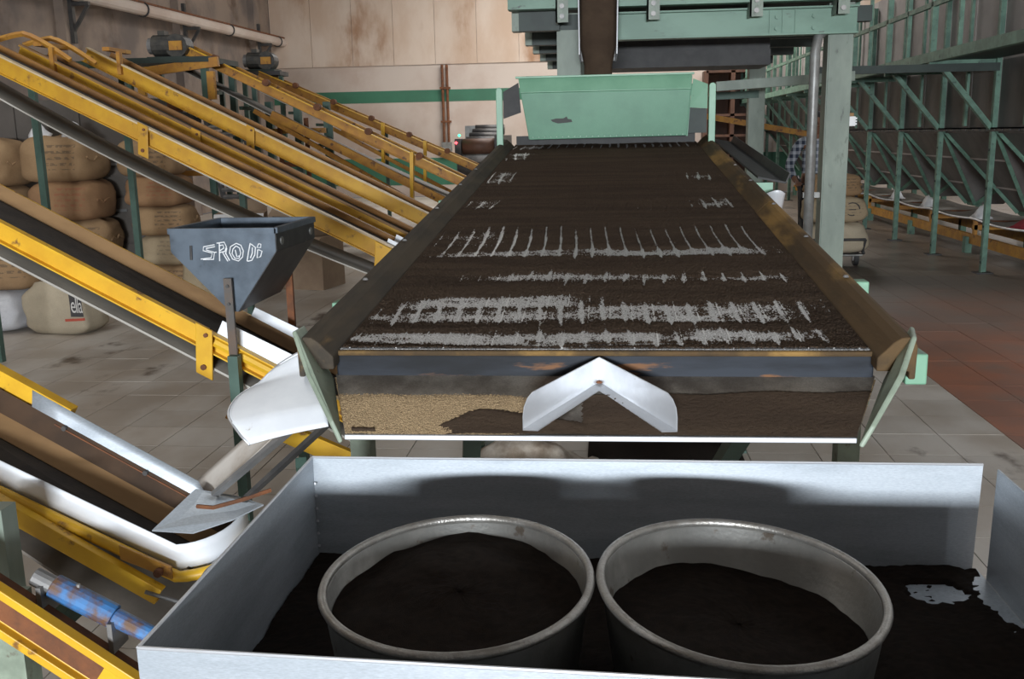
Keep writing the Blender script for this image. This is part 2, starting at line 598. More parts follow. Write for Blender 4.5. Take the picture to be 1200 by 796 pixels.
wn = struct(MB().bx(XL, -1.7, YN - .25, YN, 0, ZC).bx(1.7, XR, YN - .25, YN, 0, ZC).bx(-1.7, 1.7, YN - .25, YN, 2.0, ZC).bx(-1.7, 1.7, YN - .25, YN, 0, 1.46).build('wall_near', 'wall_dim'))
cl = MB()
holes = [(-4.1, 4.1, 18.9, 23.1), (-6.4, -3.6, 3.4, 9.6), (6.0, 7.8, 5.9, 22.1)]  # openings that go with the added roof lights
xs_ = sorted({XL, XR} | {h[0] for h in holes} | {h[1] for h in holes})
ys_ = sorted({YN, YB} | {h[2] for h in holes} | {h[3] for h in holes})
for a, b in zip(xs_, xs_[1:]):
    for c, d in zip(ys_, ys_[1:]):
        mx_, my_ = (a + b) / 2, (c + d) / 2
        if not any(h[0] < mx_ < h[1] and h[2] < my_ < h[3] for h in holes):
            cl.bx(a, b, c, d, ZC, ZC + .2)
struct(cl.build('ceiling', 'ceiling_paint'))

# brown conduit down the back wall, wooden doors far right
t = thing('wall_conduit', 'rusty brown twin conduit running down the stained back wall', 'pipe', (-4.2, 25.9, 0))
MB().tube([(-4.27, 25.9, 3.36), (-4.27, 25.9, 1.4)], .035).build('pipe', 'rust', t)
MB().tube([(-4.15, 25.9, 3.36), (-4.15, 25.9, 1.4)], .035).build('pipe', 'rust', t)
MB().bx(-4.34, -4.08, 25.85, 26, 1.1, 1.4).build('junction_box', 'grey_pipe', t)
for z in (1.9, 2.75):
    MB().bx(-4.34, -4.08, 25.855, 26, z, z + .05).build('clamp', 'rust', t)

# heavy pipe along the left wall on brackets
t = thing('wall_pipe', 'long grey pipe with rusty top carried along the left wall', 'pipe', (-8.45, 19, 0))
MB().tube([(-8.45, 12.5, 3.85), (-8.45, 26, 4.02)], .11, 12).build('pipe', 'plaster', t)
MB().beam((-8.45, 12.5, 3.97), (-8.45, 26, 4.14), .1, .035).build('rust_strip', 'rust', t)
for y in (15.8, 20.2, 24.6):
    z = 3.85 + (y - 12.5) * .0126
    MB().beam((-8.64, y, z - .14), (-8.3, y, z - .14), .07, .06).beam((-8.64, y, z - .62), (-8.32, y, z - .17), .05, .05).beam((-8.62, y, z - .75), (-8.62, y, z + .35), .09, .09, up=(1, 0, 0)).build('bracket', 'steel_dark', t)
for y in (14, 18, 22.2, 25.5):
    z = 3.85 + (y - 12.5) * .0126
    MB().tube([V((-8.45 + .125 * math.cos(a), y, z + .125 * math.sin(a))) for a in [k * PI / 8 for k in range(16)]], .015, 6, True).build('pipe_clip', 'steel_dark', t)

# ------------------------------------------------------------------ the sorting machine
XC = -.025
def DZ(y):
    return 1.025 + .0915 * (y - 2.38)

sm = thing('sorting_machine', 'long tilted tea sorting sieve deck in the middle of the hall', 'machine', (XC, 4.8, 0))
# screen
scr = MB().panel([(XC - .655, 2.38, DZ(2.38)), (XC + .655, 2.38, DZ(2.38)), (XC + .655, 7.3, DZ(7.3)), (XC - .655, 7.3, DZ(7.3))], .004).build('sieve_screen', 'screen_wire', sm)
scr['label'] = 'silvery wire mesh screen'
# support wires across the screen
for i in range(22):
    x = XC - .63 + i * .06
    MB().beam((x, 2.39, DZ(2.39) + .0018), (x, 7.28, DZ(7.28) + .0018), .0035, .003).build('screen_wire', 'wire_bright', sm)

# tea lying on the screen, a real layer that dips through the mesh where it is bare
NU, NV = 480, 900
u = np.linspace(-.65, .65, NU + 1)
vv = np.linspace(0, 1, NV + 1) ** 1.35
yy = 2.383 + vv * (7.29 - 2.383)
U, Y = np.meshgrid(u, yy)


def vnoise(fx, fy, seed, rows=64):
    r = np.random.default_rng(seed)
    g = r.random((256, 256))
    x = U * fx + 40
    y = Y * fy
    xi = np.floor(x).astype(int)
    yi = np.floor(y).astype(int)
    a = x - xi
    b = y - yi
    a = a * a * (3 - 2 * a)
    b = b * b * (3 - 2 * b)
    G = lambda i, j: g[i % 256, j % 256]
    return (G(yi, xi) * (1 - a) + G(yi, xi + 1) * a) * (1 - b) + (G(yi + 1, xi) * (1 - a) + G(yi + 1, xi + 1) * a) * b


def box(x, a, b, s):
    return 1 / (1 + np.exp(-(x - a) / s)) * 1 / (1 + np.exp((x - b) / s))


n1 = vnoise(7, 9, 1)
n2 = vnoise(18, 30, 2)
n3 = vnoise(60, 60, 3)
nr = vnoise(3, 22, 4)
yw = Y + .05 * (n1 - .5) + .03 * (nr - .5)
uw = U + .03 * (n2 - .5)
bands = [  # y0, y1, u0, u1, strength, soft in y, soft in u
    (2.395, 2.41, -.6, .35, 1.2, .004, .05),
    (2.42, 2.54, -.68, .20, 1.2, .012, .05),
    (2.43, 2.55, .2, .58, 1.0, .014, .05),
    (2.60, 2.73, -.66, .05, .9, .014, .06),
    (2.62, 2.79, -.1, .58, .95, .014, .06),
    (2.74, 2.90, -.62, -.02, 1.02, .018, .06),
    (2.78, 2.83, -.1, .60, .7, .012, .05),
    (3.08, 3.18, -.44, .18, .88, .014, .05),
    (3.08, 3.17, .10, .60, .9, .012, .04),
    (3.45, 3.58, -.62, -.1, .98, .014, .05),
    (3.45, 3.58, -.1, .60, .95, .012, .04),
    (3.62, 3.72, -.6, -.28, .72, .02, .05),
    (3.75, 3.96, -.62, -.36, .7, .02, .05),
    (4.0, 4.06, -.62, -.4, .9, .016, .05),
    (4.46, 4.66, .42, .60, .9, .03, .02),
    (4.48, 4.75, -.62, -.48, .8, .02, .03),
    (5.35, 5.62, .46, .60, .85, .04, .02),
    (5.3, 5.75, -.62, -.50, .95, .03, .03),
    (6.35, 6.8, -.64, -.46, .8, .04, .03),
    (6.98, 7.2, -.62, -.42, 1.0, .02, .04),
    (6.98, 7.2, .05, .6, .55, .02, .05)]
bare = np.zeros_like(U)
for y0, y1, u0, u1, s, sy_, su in bands:
    bare = np.maximum(bare, s * box(yw, y0, y1, sy_) * box(uw, u0, u1, su))
ph = ((U + .63 + .012 * np.sin(Y * 5 + U * 2) - .05 * (vnoise(1.2, 1.2, 9) - .5)) / .06)
dist = np.abs(ph - np.round(ph)) * .06
line = np.exp(-(dist / .0055) ** 2)
ph2 = np.round(ph).astype(int)
vary_l = np.random.default_rng(5).random(64)[ph2 % 64]
lmask = np.zeros_like(U)
for y0, y1, u0, u1, s in [(3.46, 4.02, -.52, .60, 1.0), (3.5, 4.0, -.62, .6, .7), (2.62, 2.83, -.6, .6, .85), (2.42, 2.56, -.2, .58, .85), (3.06, 3.2, -.3, .6, .8),
                          (2.9, 2.97, -.6, -.1, .5), (4.42, 4.62, -.06, .30, .5), (4.42, 4.7, .38, .6, .6), (5.3, 5.66, .42, .6, .6), (5.3, 5.75, -.64, -.5, .6), (6.98, 7.22, -.64, .62, 1.0), (6.3, 6.8, -.64, -.5, .5), (6.3, 6.7, .5, .62, .45), (4.45, 4.75, -.64, -.45, .5)]:
    lmask = np.maximum(lmask, s * box(Y + .1 * (vary_l - .5), y0, y1, .025) * box(U, u0, u1, .02))
hgt = .0050 + .0030 * (n1 - .5) + .0016 * (n2 - .5)
hgt -= bare * (.0086 + .006 * (n2 - .5) + .004 * (n3 - .5))
hgt -= line * lmask * (.0078 + .004 * (n2 - .5))
hgt += rng.normal(0, .0017, U.shape)
hgt += np.where(bare > .4, np.abs(rng.normal(0, .0017, U.shape)) * (n3 > .35), 0)
hgt = np.clip(hgt, -.005, .011)
hgt[:, 0] = hgt[:, -1] = .004
co = np.empty((U.size, 3), np.float32)
ofs = wloc(sm)
co[:, 0] = (U + XC).ravel() - ofs.x
co[:, 1] = Y.ravel() - ofs.y
co[:, 2] = (DZ(Y) + .002 + hgt).ravel() - ofs.z


def fast_grid(name, co, nu, nv, mat_, parent, smooth=False):
    me = bpy.data.meshes.new(name)
    w = nu + 1
    jj, ii = np.meshgrid(np.arange(nv), np.arange(nu), indexing='ij')
    a = (jj * w + ii).ravel()
    quads = np.stack([a, a + 1, a + 1 + w, a + w], 1).astype(np.int32)
    nq = len(quads)
    me.vertices.add(len(co))
    me.vertices.foreach_set('co', np.ascontiguousarray(co, np.float32).ravel())
    me.loops.add(nq * 4)
    me.loops.foreach_set('vertex_index', quads.ravel())
    me.polygons.add(nq)
    me.polygons.foreach_set('loop_start', np.arange(0, nq * 4, 4, dtype=np.int32))
    me.polygons.foreach_set('use_smooth', np.full(nq, smooth))
    me.update(calc_edges=True)
    me.materials.append(M[mat_])
    o = bpy.data.objects.new(name, me)
    C.objects.link(o)
    o.parent = parent
    return o


o = fast_grid('tea_layer', co, NU, NV, 'tea_deck', sm, True)
o['kind'] = 'stuff'
o['label'] = 'dark brown tea spread over the screen'

# side rails, rounded worn channels
def rail_prof(g):
    # g=+1 right rail: side axis of a beam running +Y is +X
    p = [(0, -.03), (.0, .004), (.018, .022), (.034, .04), (.052, .052), (.07, .054), (.084, .046), (.09, .03), (.09, -.05), (.075, -.05), (.075, -.03)]
    return [(g * a, b) for a, b in p]

for g, m_ in ((-1, 'rail_dark'), (1, 'rail_wood')):
    x = XC + g * .652
    for y0, y1 in ((2.31, 4.28), (4.285, 7.2)):
        MB().extr((x, y0, DZ(y0)), (x, y1, DZ(y1)), rail_prof(g)).build('side_rail', m_, sm, bevel=.004)
    for y in (2.9, 3.5, 4.2, 4.9, 5.5):
        MB().lathe([(0, .062), (.006, .061), (.009, .055)], 8, (x + g * .058, y, DZ(y))).build('rivet', 'steel_mid', sm)
# bar across the front of the deck
MB().bx(XC - .66, XC + .66, 2.366, 2.381, .958, 1.022).build('front_bar', 'bar_steel', sm, bevel=.004)
MB().tube([(XC - .66, 2.364, 1.02), (XC + .66, 2.364, 1.02)], .007).build('front_bar_lip', 'rail_wood', sm)
# discharge pan
PB = [(-.690, 2.372, .962), (.640, 2.372, .962)]
PF = [(-.612, 2.148, .868), (.548, 2.148, .872)]
MB().panel([PF[0], PF[1], PB[1], PB[0]], .004).build('discharge_pan', 'pan_steel', sm)
MB().beam(PF[0], PF[1], .012, .012).build('pan_edge', 'alu_bright', sm, bevel=.002)


def pan_z(x, y):
    return .868 + (y - 2.148) / (2.372 - 2.148) * .094


def pan_layer(name, fn, m_, nu, nv, lab):
    # fn(x01, y01) -> height over the pan (negative: bare)
    co = []
    o_ = wloc(sm)
    for j in range(nv + 1):
        for i in range(nu + 1):
            a, b = i / nu, j / nv
            x = (PF[0][0] * (1 - b) + PB[0][0] * b) * (1 - a) + (PF[1][0] * (1 - b) + PB[1][0] * b) * a
            y = 2.152 + b * .21
            co.append((x - o_.x, y - o_.y, pan_z(x, y) + .003 + fn(a, b) - o_.z))
    o = fast_grid(name, np.array(co), nu, nv, m_, sm, True)
    o['kind'] = 'stuff'
    o['label'] = lab


def ss(a, b, x):
    x = min(1, max(0, (x - a) / (b - a)))
    return x * x * (3 - 2 * x)


def dust(a, b):
    n = noise.noise(V((a * 9, b * 3, 2))) * .5 + .5
    e = (1 - ss(.30, .46, a)) * (1 - ss(.62, .9, b + .15 * n))
    return -.004 + .0060 * e + random.gauss(0, .0006)


def dark(a, b):
    n = noise.noise(V((a * 8, b * 4, 7)))
    right = ss(.455, .50, a) * (1 - ss(.66, .74, b - .16 * (a - .6) + .05 * n))
    left = ss(.13, .26, a + .05 * n) * (1 - ss(.10, .30, b + .08 * n - .22 * ss(.15, .3, a) * (1 - ss(.3, .5, a)))) * (1 - ss(.48, .5, a))
    blob = 1.0 if (.012 < a < .062 and .03 < b < .09 + .03 * n) else 0
    h = max(right, left, blob)
    return -.005 + .011 * h + random.gauss(0, .0006)


pan_layer('golden_tea_dust', dust, 'tea_gold', 520, 120, 'speckled golden tea dust on the pan')
pan_layer('dark_tea', dark, 'tea_deck', 260, 70, 'dark tea on the pan')
# end plates of the pan
for g in (-1, 1):
    if g < 0:
        pts = [(-.770, 2.30, 1.088), (-.768, 2.37, 1.088), (-.700, 2.37, .95), (-.620, 2.14, .855), (-.640, 2.142, .905), (-.715, 2.22, 1.0)]
    else:
        pts = [(.706, 2.30, 1.075), (.72, 2.37, 1.085), (.665, 2.37, .95), (.556, 2.14, .858), (.58, 2.142, .905), (.66, 2.22, 1.0)]
    MB().panel(pts, .012).build('end_plate', 'green_pale', sm, bevel=.004)
    if g > 0:
        MB().box((XC + g * .755, 2.40, .985), (.05, .10, .075)).build('bracket', 'mint_light', sm, bevel=.004)
# stubs on the flanks
for x, y in ((-.80, 2.86), (-.80, 4.78), (.77, 3.09)):
    MB().bx(x - .024, x + .024, y - .03, y + .03, DZ(y) - .08, DZ(y) + .0).build('bracket', 'mint_light', sm, bevel=.004)
# frame and legs
for g in (-1, 1):
    x = XC + g * .66
    MB().beam((x, 2.5, DZ(2.5) - .12), (x, 7.25, DZ(7.25) - .12), .06, .12).build('frame_beam', 'green_leg', sm)
    for y in (2.47, 4.75, 7.15):
        xx = x - g * .03
        MB().bx(xx - .027, xx + .027, y - .03, y + .03, 0, DZ(y) - .1).build('leg', 'green_pale', sm)
        MB().bx(xx - .07, xx + .07, y - .07, y + .07, 0, .012).build('foot_plate', 'green_leg', sm)
for y in (2.6, 4.75, 7.15):
    MB().beam((XC - .64, y, .35), (XC + .64, y, .35), .06, .06).build('cross_beam', 'green_leg', sm)
MB().panel([(XC - .6, 2.6, .93), (XC + .6, 2.6, .93), (XC + .6, 7.1, 1.36), (XC - .6, 7.1, 1.36)], .02).build('under_shade_sheet', 'steel_dark', sm)  # added dark sheet, painting in the shade below the deck
MB().beam((.36, 2.5, .80), (.30, 3.3, .25), .05, .04).build('brace', 'green_leg', sm)
MB().beam((-.36, 2.5, .80), (-.5, 3.3, .25), .05, .04).build('brace', 'green_leg', sm)
# narrow dark gutter on the right flank with its pale spout
MB().panel([(.80, 5.45, 1.30), (.95, 5.45, 1.27), (.95, 7.9, 1.46), (.80, 7.9, 1.49)], .01).panel([(.95, 5.45, 1.27), (.97, 5.45, 1.32), (.97, 7.9, 1.51), (.95, 7.9, 1.46)], .008).build('side_gutter', 'rubber', sm)
MB().bx(.80, .89, 5.5, 5.56, 1.15, 1.27).build('bracket', 'mint_light', sm)
g_ = MB().grid(lambda a, b: V((.83 + .10 * a, 5.35 - .06 * math.sin(a * PI) + .1 * b, 1.22 - .11 * b + .02 * math.sin(a * PI))), 8, 6)
g_.build('gutter_spout', 'alu_white', sm, smooth=True, solid=.004)
# far cross piece with slots
MB().bx(XC - .64, XC + .64, 7.24, 7.27, DZ(7.25), DZ(7.25) + .07).build('back_bar', 'rubber', sm)  # blackened to paint in the dark gap under the hopper

# ------------------------------------------------------------------ feed hopper at the head of the deck
fh = thing('feed_hopper', 'mint green sheet metal feed hopper at the head of the sieve deck', 'hopper', (XC, 7.0, 1.45))
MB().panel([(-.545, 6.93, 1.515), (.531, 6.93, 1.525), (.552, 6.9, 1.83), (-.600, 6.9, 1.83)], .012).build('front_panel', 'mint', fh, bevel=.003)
MB().panel([(-.600, 6.9, 1.83), (.552, 6.9, 1.83), (.562, 6.94, 1.93), (-.617, 6.94, 1.93)], .012).build('upper_panel', 'mint_light', fh, bevel=.003)  # lighter mint paints in the light on the upturned panel
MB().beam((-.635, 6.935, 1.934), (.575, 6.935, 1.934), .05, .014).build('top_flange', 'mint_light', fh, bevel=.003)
for x0, x1 in ((-.545, -.61), (.535, .56)):
    MB().panel([(x0, 6.94, 1.52), (x1, 6.94, 1.92), (x1, 7.5, 1.92), (x0, 7.35, 1.54)], .01).build('side_panel', 'mint', fh)
MB().panel([(-.54, 7.35, 1.54), (.53, 7.35, 1.54), (.56, 7.5, 1.92), (-.61, 7.5, 1.92)], .01).build('rear_panel', 'mint', fh)
MB().bx(-.53, .52, 6.97, 7.4, 1.72, 1.80).build('tea_fill', 'tea', fh)
for i in range(26):
    x = -.52 + i * .041
    MB().lathe([(0, 0), (.006, .0), (.006, .006), (0, .009)], 6, (x, 6.921, 1.528)).build('rivet', 'mint_light', fh)
MB().panel([(x_ * .0062 - .47, 6.909, 1.55 + .0042 * z_) for x_, z_ in ((14, 20), (20, 17), (30, 18), (36, 19), (35, 23), (31, 24), (30, 28), (26, 25), (18, 25), (12, 23))], .004).build('paint_chip', 'paint_chip', fh)
for g, x in ((-1, -.742), (1, .692)):
    pts = [(x + .022 * math.cos(a), 6.86, 1.845 + .022 * math.sin(a)) for a in [k * PI / 8 for k in range(9)]] + [(x - .022, 6.86, 1.38), (x + .022, 6.86, 1.38)]
    MB().panel(pts, .03).build('post', 'mint_light', fh, bevel=.003)
MB().panel([(-.72, 6.9, 1.66), (-.60, 6.92, 1.70), (-.615, 6.92, 1.90), (-.72, 6.9, 1.84)], .006).build('rubber_flap', 'rubber', fh)
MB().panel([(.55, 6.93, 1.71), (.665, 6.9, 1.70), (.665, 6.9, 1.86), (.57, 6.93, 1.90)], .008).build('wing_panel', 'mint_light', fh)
MB().panel([(.54, 6.95, 1.54), (.665, 6.93, 1.54), (.665, 6.93, 1.70), (.55, 6.95, 1.71)], .006).build('rubber_flap', 'green_dark', fh)

# ------------------------------------------------------------------ bent deflector resting on the pan
df = thing('tea_deflector', 'bent V-shaped aluminium deflector standing on the discharge pan', 'deflector', (-.02, 2.25, .88))
for g, xo in ((-1, -.196), (1, .156)):
    ap_b, ap_t = V((-.022, 2.335, .952)), V((-.022, 2.335, 1.018))
    ob, om = V((xo, 2.165, .882)), V((xo, 2.165, .915))
    pts = [ap_t, ap_b, ob, om]
    for k in range(1, 5):
        a = k / 4 * PI / 2
        pts.append(V((xo - g * .035 * (1 - math.cos(a)), 2.165 + .035 * (1 - math.cos(a)), .915 + .058 * math.sin(a))))
    MB().panel(pts, .003).build('wing', 'alu_bright', df, bevel=.001)
    inn = V((-g * .035, -.0, .0))
    MB().panel([ap_b + V((0, -.003, .002)), ob + V((0, -.003, .002)), ob + V((-g * .035, -.006, .002)), ap_b + V((0, -.03, -.011))], .003).build('flange', 'alu_bright', df)
MB().lathe([(0, .006), (.006, .004), (.008, 0)], 8, (-.022, 2.326, .955)).build('rust_spot', 'rust', df)

# ------------------------------------------------------------------ left spout
def spout(a, b):
    # a: along to the left 0..1, b: near..far 0..1
    xe = -.935 + .085 * abs(2 * b - 1) ** 2.5
    x0_ = -.655 - .105 * b
    x = x0_ + (xe - x0_) * a
    y = 2.165 + .24 * b
    z = .915 - .035 * a + .075 * b
    if b < .16:
        z -= (.16 - b) / .16 * .028
    z -= .012 * a * a
    if b > .86:
        z += (b - .86) / .14 * .035
    return V((x, y, z))

sp = thing('discharge_spout', 'shiny white aluminium spout at the left corner of the sieve', 'chute', (-.78, 2.28, .83))
MB().grid(spout, 18, 24).build('tray', 'alu_white', sp, smooth=True, solid=.003)
MB().tube([spout(k / 12, 1.0) for k in range(13)], .005, 6).build('rolled_edge', 'alu_bright', sp, smooth=True)
MB().tube([spout(1.0, k / 16) for k in range(17)], .0035, 6).build('end_bead', 'alu_bright', sp, smooth=True)

# ------------------------------------------------------------------ trough with buckets in front
tr = thing('collecting_trough', 'open galvanised sheet metal trough holding two buckets in the foreground', 'trough', (.06, 1.6, .60))
tx0, tx1, ty0, ty1, tz0, tz1 = -.662, .79, 1.212, 2.05, .613, .850
tyr = 1.15
MB().panel([(tx0, ty1, tz0), (tx1 - .012, ty1, tz0), (tx1 - .006, ty1, tz1 + .002), (tx0, ty1, tz1)], .004).build('far_wall', 'alu', tr)
MB().panel([(tx0, ty0, tz0), (tx0, ty1, tz0), (tx0, ty1, tz1), (tx0, ty0, tz1)], .004).build('left_wall', 'alu', tr)
MB().panel([(tx1 + .004, tyr, tz0), (tx1 + .004, ty1 - .045, tz0), (tx1 + .012, ty1 - .035, tz1 + .004), (tx1 + .012, tyr, tz1)], .004).build('right_wall', 'alu', tr)
MB().panel([(tx0, ty0, tz0), (tx1, tyr, tz0), (tx1, tyr, tz1), (tx0, ty0, tz1)], .004).build('near_wall', 'alu', tr)
MB().panel([(tx0, ty0, tz0), (tx1, tyr, tz0), (tx1, ty1, tz0), (tx0, ty1, tz0)], .004).build('trough_floor', 'alu', tr)
MB().tube([(tx0, ty0, tz1), (tx1, tyr, tz1)], .003, 6).build('hem', 'alu_bright', tr)
for a, b in (((tx0, ty1, tz1), (tx1 - .006, ty1, tz1 + .002)), ((tx0, ty0, tz1), (tx0, ty1, tz1))):
    MB().tube([a, b], .003, 6).build('hem', 'alu_bright', tr)
for z in (.64, .67, .70, .73, .76, .79):
    MB().lathe([(0, .0), (.004, .0), (.003, .004)], 6, (tx0 + .006, ty1 - .008, z)).build('weld', 'alu_bright', tr)
for x in (tx0 + .06, tx1 - .06):
    for y in (ty0 + .05, ty1 - .05):
        MB().bx(x - .025, x + .025, y - .025, y + .025, 0, tz0 - .002).build('leg', 'green_pale', tr)

tea_floor = MB()
def tf(a, b):
    x = tx0 + .006 + a * (tx1 - tx0 - .012)
    y = ty0 + .006 + b * (ty1 - ty0 - .012)
    n = noise.noise(V((x * 5, y * 5, 0)))
    n2_ = noise.noise(V((x * 14, y * 14, 4)))
    bare_ = ss(.72, .80, x) * ss(1.55, 1.62, y) * .02 + (.016 if (x - .66) ** 2 + (y - 1.93) ** 2 * 1.5 < .004 + .003 * n2_ else 0)
    return V((x, y, tz0 + .012 + .012 * n + .005 * n2_ - bare_ * .75 + random.gauss(0, .0007 + .12 * bare_)))
tea_floor.grid(tf, 130, 90)
tag(tea_floor.build('spilled_tea', 'tea', smooth=True, recalc=False), 'dark tea spilled over the floor of the metal trough', 'tea', kind='stuff')


def bucket(cx, cy, rx, ry, lab, teah, seed, tilt):
    t = thing('metal_bucket', lab, 'bucket', (cx, cy, .632), 'buckets standing in the trough')
    ztop = .84
    def dent(a):
        k = 1 + .012 * math.cos(2 * a + seed) + .008 * math.cos(3 * a + 2 * seed)
        return k
    n = 72
    def ring(r, z):
        return [V((cx + rx * r * dent(2 * PI * j / n) * math.cos(2 * PI * j / n), cy + ry * r * dent(2 * PI * j / n) * math.sin(2 * PI * j / n), z + tilt * math.cos(2 * PI * j / n) * (z - .63) / .23)) for j in range(n)]
    prof = [(.0, .634), (.84, .634), (.865, .64), (.98, ztop - .012), (.975, ztop - .006), (.955, ztop - .01), (.845, .645), (0, .645)]
    vs_, fs_ = [], []
    for r, z in prof:
        vs_ += ring(max(r, .001), z)
    for i in range(len(prof) - 1):
        for j in range(n):
            fs_.append((i * n + j, i * n + (j + 1) % n, (i + 1) * n + (j + 1) % n, (i + 1) * n + j))
    MB().add(vs_, fs_).build('body', 'alu_worn', t, smooth=True)
    rim = [p for p in ring(.985, ztop - .004)]
    MB().tube(rim, .0075, 8, True).build('rolled_rim', 'alu_rim', t, smooth=True)
    # tea inside
    mb = MB()
    nr_ = 26
    vs_ = []
    for i in range(nr_ + 1):
        r = i / nr_ * .955
        for j in range(n):
            a = 2 * PI * j / n
            x, y = r * math.cos(a), r * math.sin(a)
            h = teah(x, y) + .006 * noise.noise(V((x * 4, y * 4, seed)))
            rr = (.845 + (.955 - .845) * (h - .645) / .187) / .955 * .995
            vs_.append(V((cx + rx * x * rr * dent(a), cy + ry * y * rr * dent(a), h + random.gauss(0, .0006))))
    fs_ = [(i * n + j, i * n + (j + 1) % n, (i + 1) * n + (j + 1) % n, (i + 1) * n + j) for i in range(nr_) for j in range(n)]
    o = mb.add(vs_, fs_).build('tea', 'tea', smooth=True, recalc=False)
    tag(o, 'dark tea heaped in the ' + ('left' if cx < 0 else 'right') + ' metal bucket', 'tea', kind='stuff')


bucket(-.246, 1.49, .2216, .2585, 'round aluminium bucket of heaped tea on the left of the trough', lambda x, y: .790 + .03 * math.exp(-((x + .02) ** 2 * 2.4 + (y - .45) ** 2 * 1.6)), 1.3, .004)
bucket(.209, 1.49, .228, .2585, 'half filled aluminium bucket on the right of the trough', lambda x, y: .765 - .012 * y + .012 * math.exp(-((x + .3) ** 2 * 6 + (y - .8) ** 2 * 4)) - .014 * x, 2.6, -.008)

# ------------------------------------------------------------------ conveyors
def conveyor(name, label, yn, w, x_tail, x_head, z_ref, x_ref, k, rail_h=.075, near='yellow', far='yellow_old', top='rail_pale',
             belt='belt_tea', ret='belt', drop=.15, sag=.0, group=None, skirt='skirt_tan', legs=(), plates=(), leg_mat='green_leg', rollers=6):
    t = thing(name, label, 'conveyor', ((x_tail + x_head) / 2, yn + w / 2, 0), group)
    Z = lambda x: z_ref - k * (x - x_ref)
    yf = yn + w
    P = lambda x, y, dz=0: V((x, y, Z(x) + dz))
    nrm = V((k, 0, 1)).normalized()
    # rails run from head (left, high) to tail: side axis points to -Y ... channel opens outwards
    MB().channel(P(x_head, yn), P(x_tail, yn), rail_h, .035, .006, 1, up=nrm).build('side_rail', near, t)
    MB().channel(P(x_head, yf), P(x_tail, yf), rail_h, .035, .006, -1, up=nrm).build('side_rail', far, t)
    if top:
        MB().beam(P(x_head, yn - .005, .006), P(x_tail, yn - .005, .006), .055, .01, up=nrm).build('worn_edge', top, t)
    ymid = (yn + yf) / 2
    MB().panel([P(x_head, yn + .01, -.045), P(x_tail, yn + .01, -.045), P(x_tail, yf - .01, -.045), P(x_head, yf - .01, -.045)], .008).build('belt', belt, t)
    if skirt:
        MB().panel([P(x_head, yf - .012, .012), P(x_tail, yf - .012, .012), P(x_tail, yf - .06, -.036), P(x_head, yf - .06, -.036)], .008).build('skirt_board', skirt, t)
        MB().panel([P(x_head, yn + .012, -.006), P(x_tail, yn + .012, -.006), P(x_tail, yn + .04, -.036), P(x_head, yn + .04, -.036)], .008).build('skirt_board', skirt, t)
    n = 20
    def rf(a, b):
        x = x_head + (x_tail - x_head) * a
        return V((x, yn - .02 + (w + .04) * b, Z(x) - drop - sag * 4 * a * (1 - a)))
    rb = MB().grid(rf, n, 2).build('return_belt', ret, t, smooth=True, solid=.008)
    MB().tube([rf(i / n, 0) + V((0, -.001, 0)) for i in range(n + 1)], .005, 5).build('belt_edge', 'belt_edge', rb)
    for x in (x_head + .02, x_tail - .02):
        MB().tube([P(x, yn + .01, -.09), P(x, yf - .01, -.09)], .045, 14).build('drum', 'steel_dark', t, smooth=True)
        MB().tube([P(x, yn - .05, -.09), P(x, yf + .05, -.09)], .014, 8).build('shaft', 'steel_mid', t)
    for i in range(rollers):
        x = x_head + (x_tail - x_head) * (i + .5) / rollers
        MB().tube([P(x, yn + .01, -.075), P(x, yf - .01, -.075)], .02, 8).build('roller', 'steel_mid', t)
    for x in plates:
        pl = MB().panel([P(x - .03, yn - .045, .02), P(x + .035, yn - .045, .02), P(x + .02, yn - .045, -.19), P(x - .045, yn - .045, -.19)], .012).build('bracket_plate', near, t, bevel=.003)
        MB().tube([P(x - .01, yn - .06, -.15), P(x - .01, yn - .035, -.15)], .012, 8).build('bolt', 'rust', pl)
        MB().tube([P(x + .01, yn - .06, -.01), P(x + .01, yn - .035, -.01)], .009, 8).build('bolt', 'rust', pl)
    for x in legs:
        for y in (yf + .06,):
            MB().bx(x - .026, x + .026, y - .025, y + .025, 0, Z(x) - rail_h).build('leg', leg_mat, t)
        MB().beam((x, yn + .02, Z(x) - rail_h - .32), (x, yf + .06, Z(x) - rail_h - .32), .04, .04).build('leg_brace', leg_mat, t)
    return t, P


# conveyor under the small hopper
c1, P1 = conveyor('belt_conveyor', 'yellow inclined belt conveyor running under the blue-grey hopper', 3.70, .36, -1.0, -3.35, 1.259, -2.405, .538,
                  far='yellow', top=None, plates=(-1.585,), legs=(-3.2,), rollers=5)
MB().beam(P1(-3.35, 3.68, .002), P1(-1.58, 3.68, .002), .034, .008, up=(.47, 0, .88)).build('rail_flange', 'yellow', c1)
for yn_, yf_, xa, xb in ((3.705, 3.715, -1.56, -1.12), (4.045, 4.055, -1.55, -1.12)):
    MB().panel([P1(xa, yn_, -.02), P1(xb, yn_, -.02), P1(xb, yf_, .075), P1(xa + .03, yf_, .06)], .004).build('side_guard', 'alu_white', c1, bevel=.001)
MB().tube([P1(-1.55, 3.675, -.03), P1(-1.1, 3.675, -.03)], .02, 8).build('guard_tube', 'yellow', c1)
MB().beam((-1.44, 3.66, .47), (-.9, 3.66, .237), .03, .075, up=(.4, 0, .9)).build('lower_rail', 'yellow', c1)
MB().box((-1.475, 3.645, .50), (.05, .05, .085), ry=.42).build('end_bracket', 'yellow_old', c1, bevel=.004)

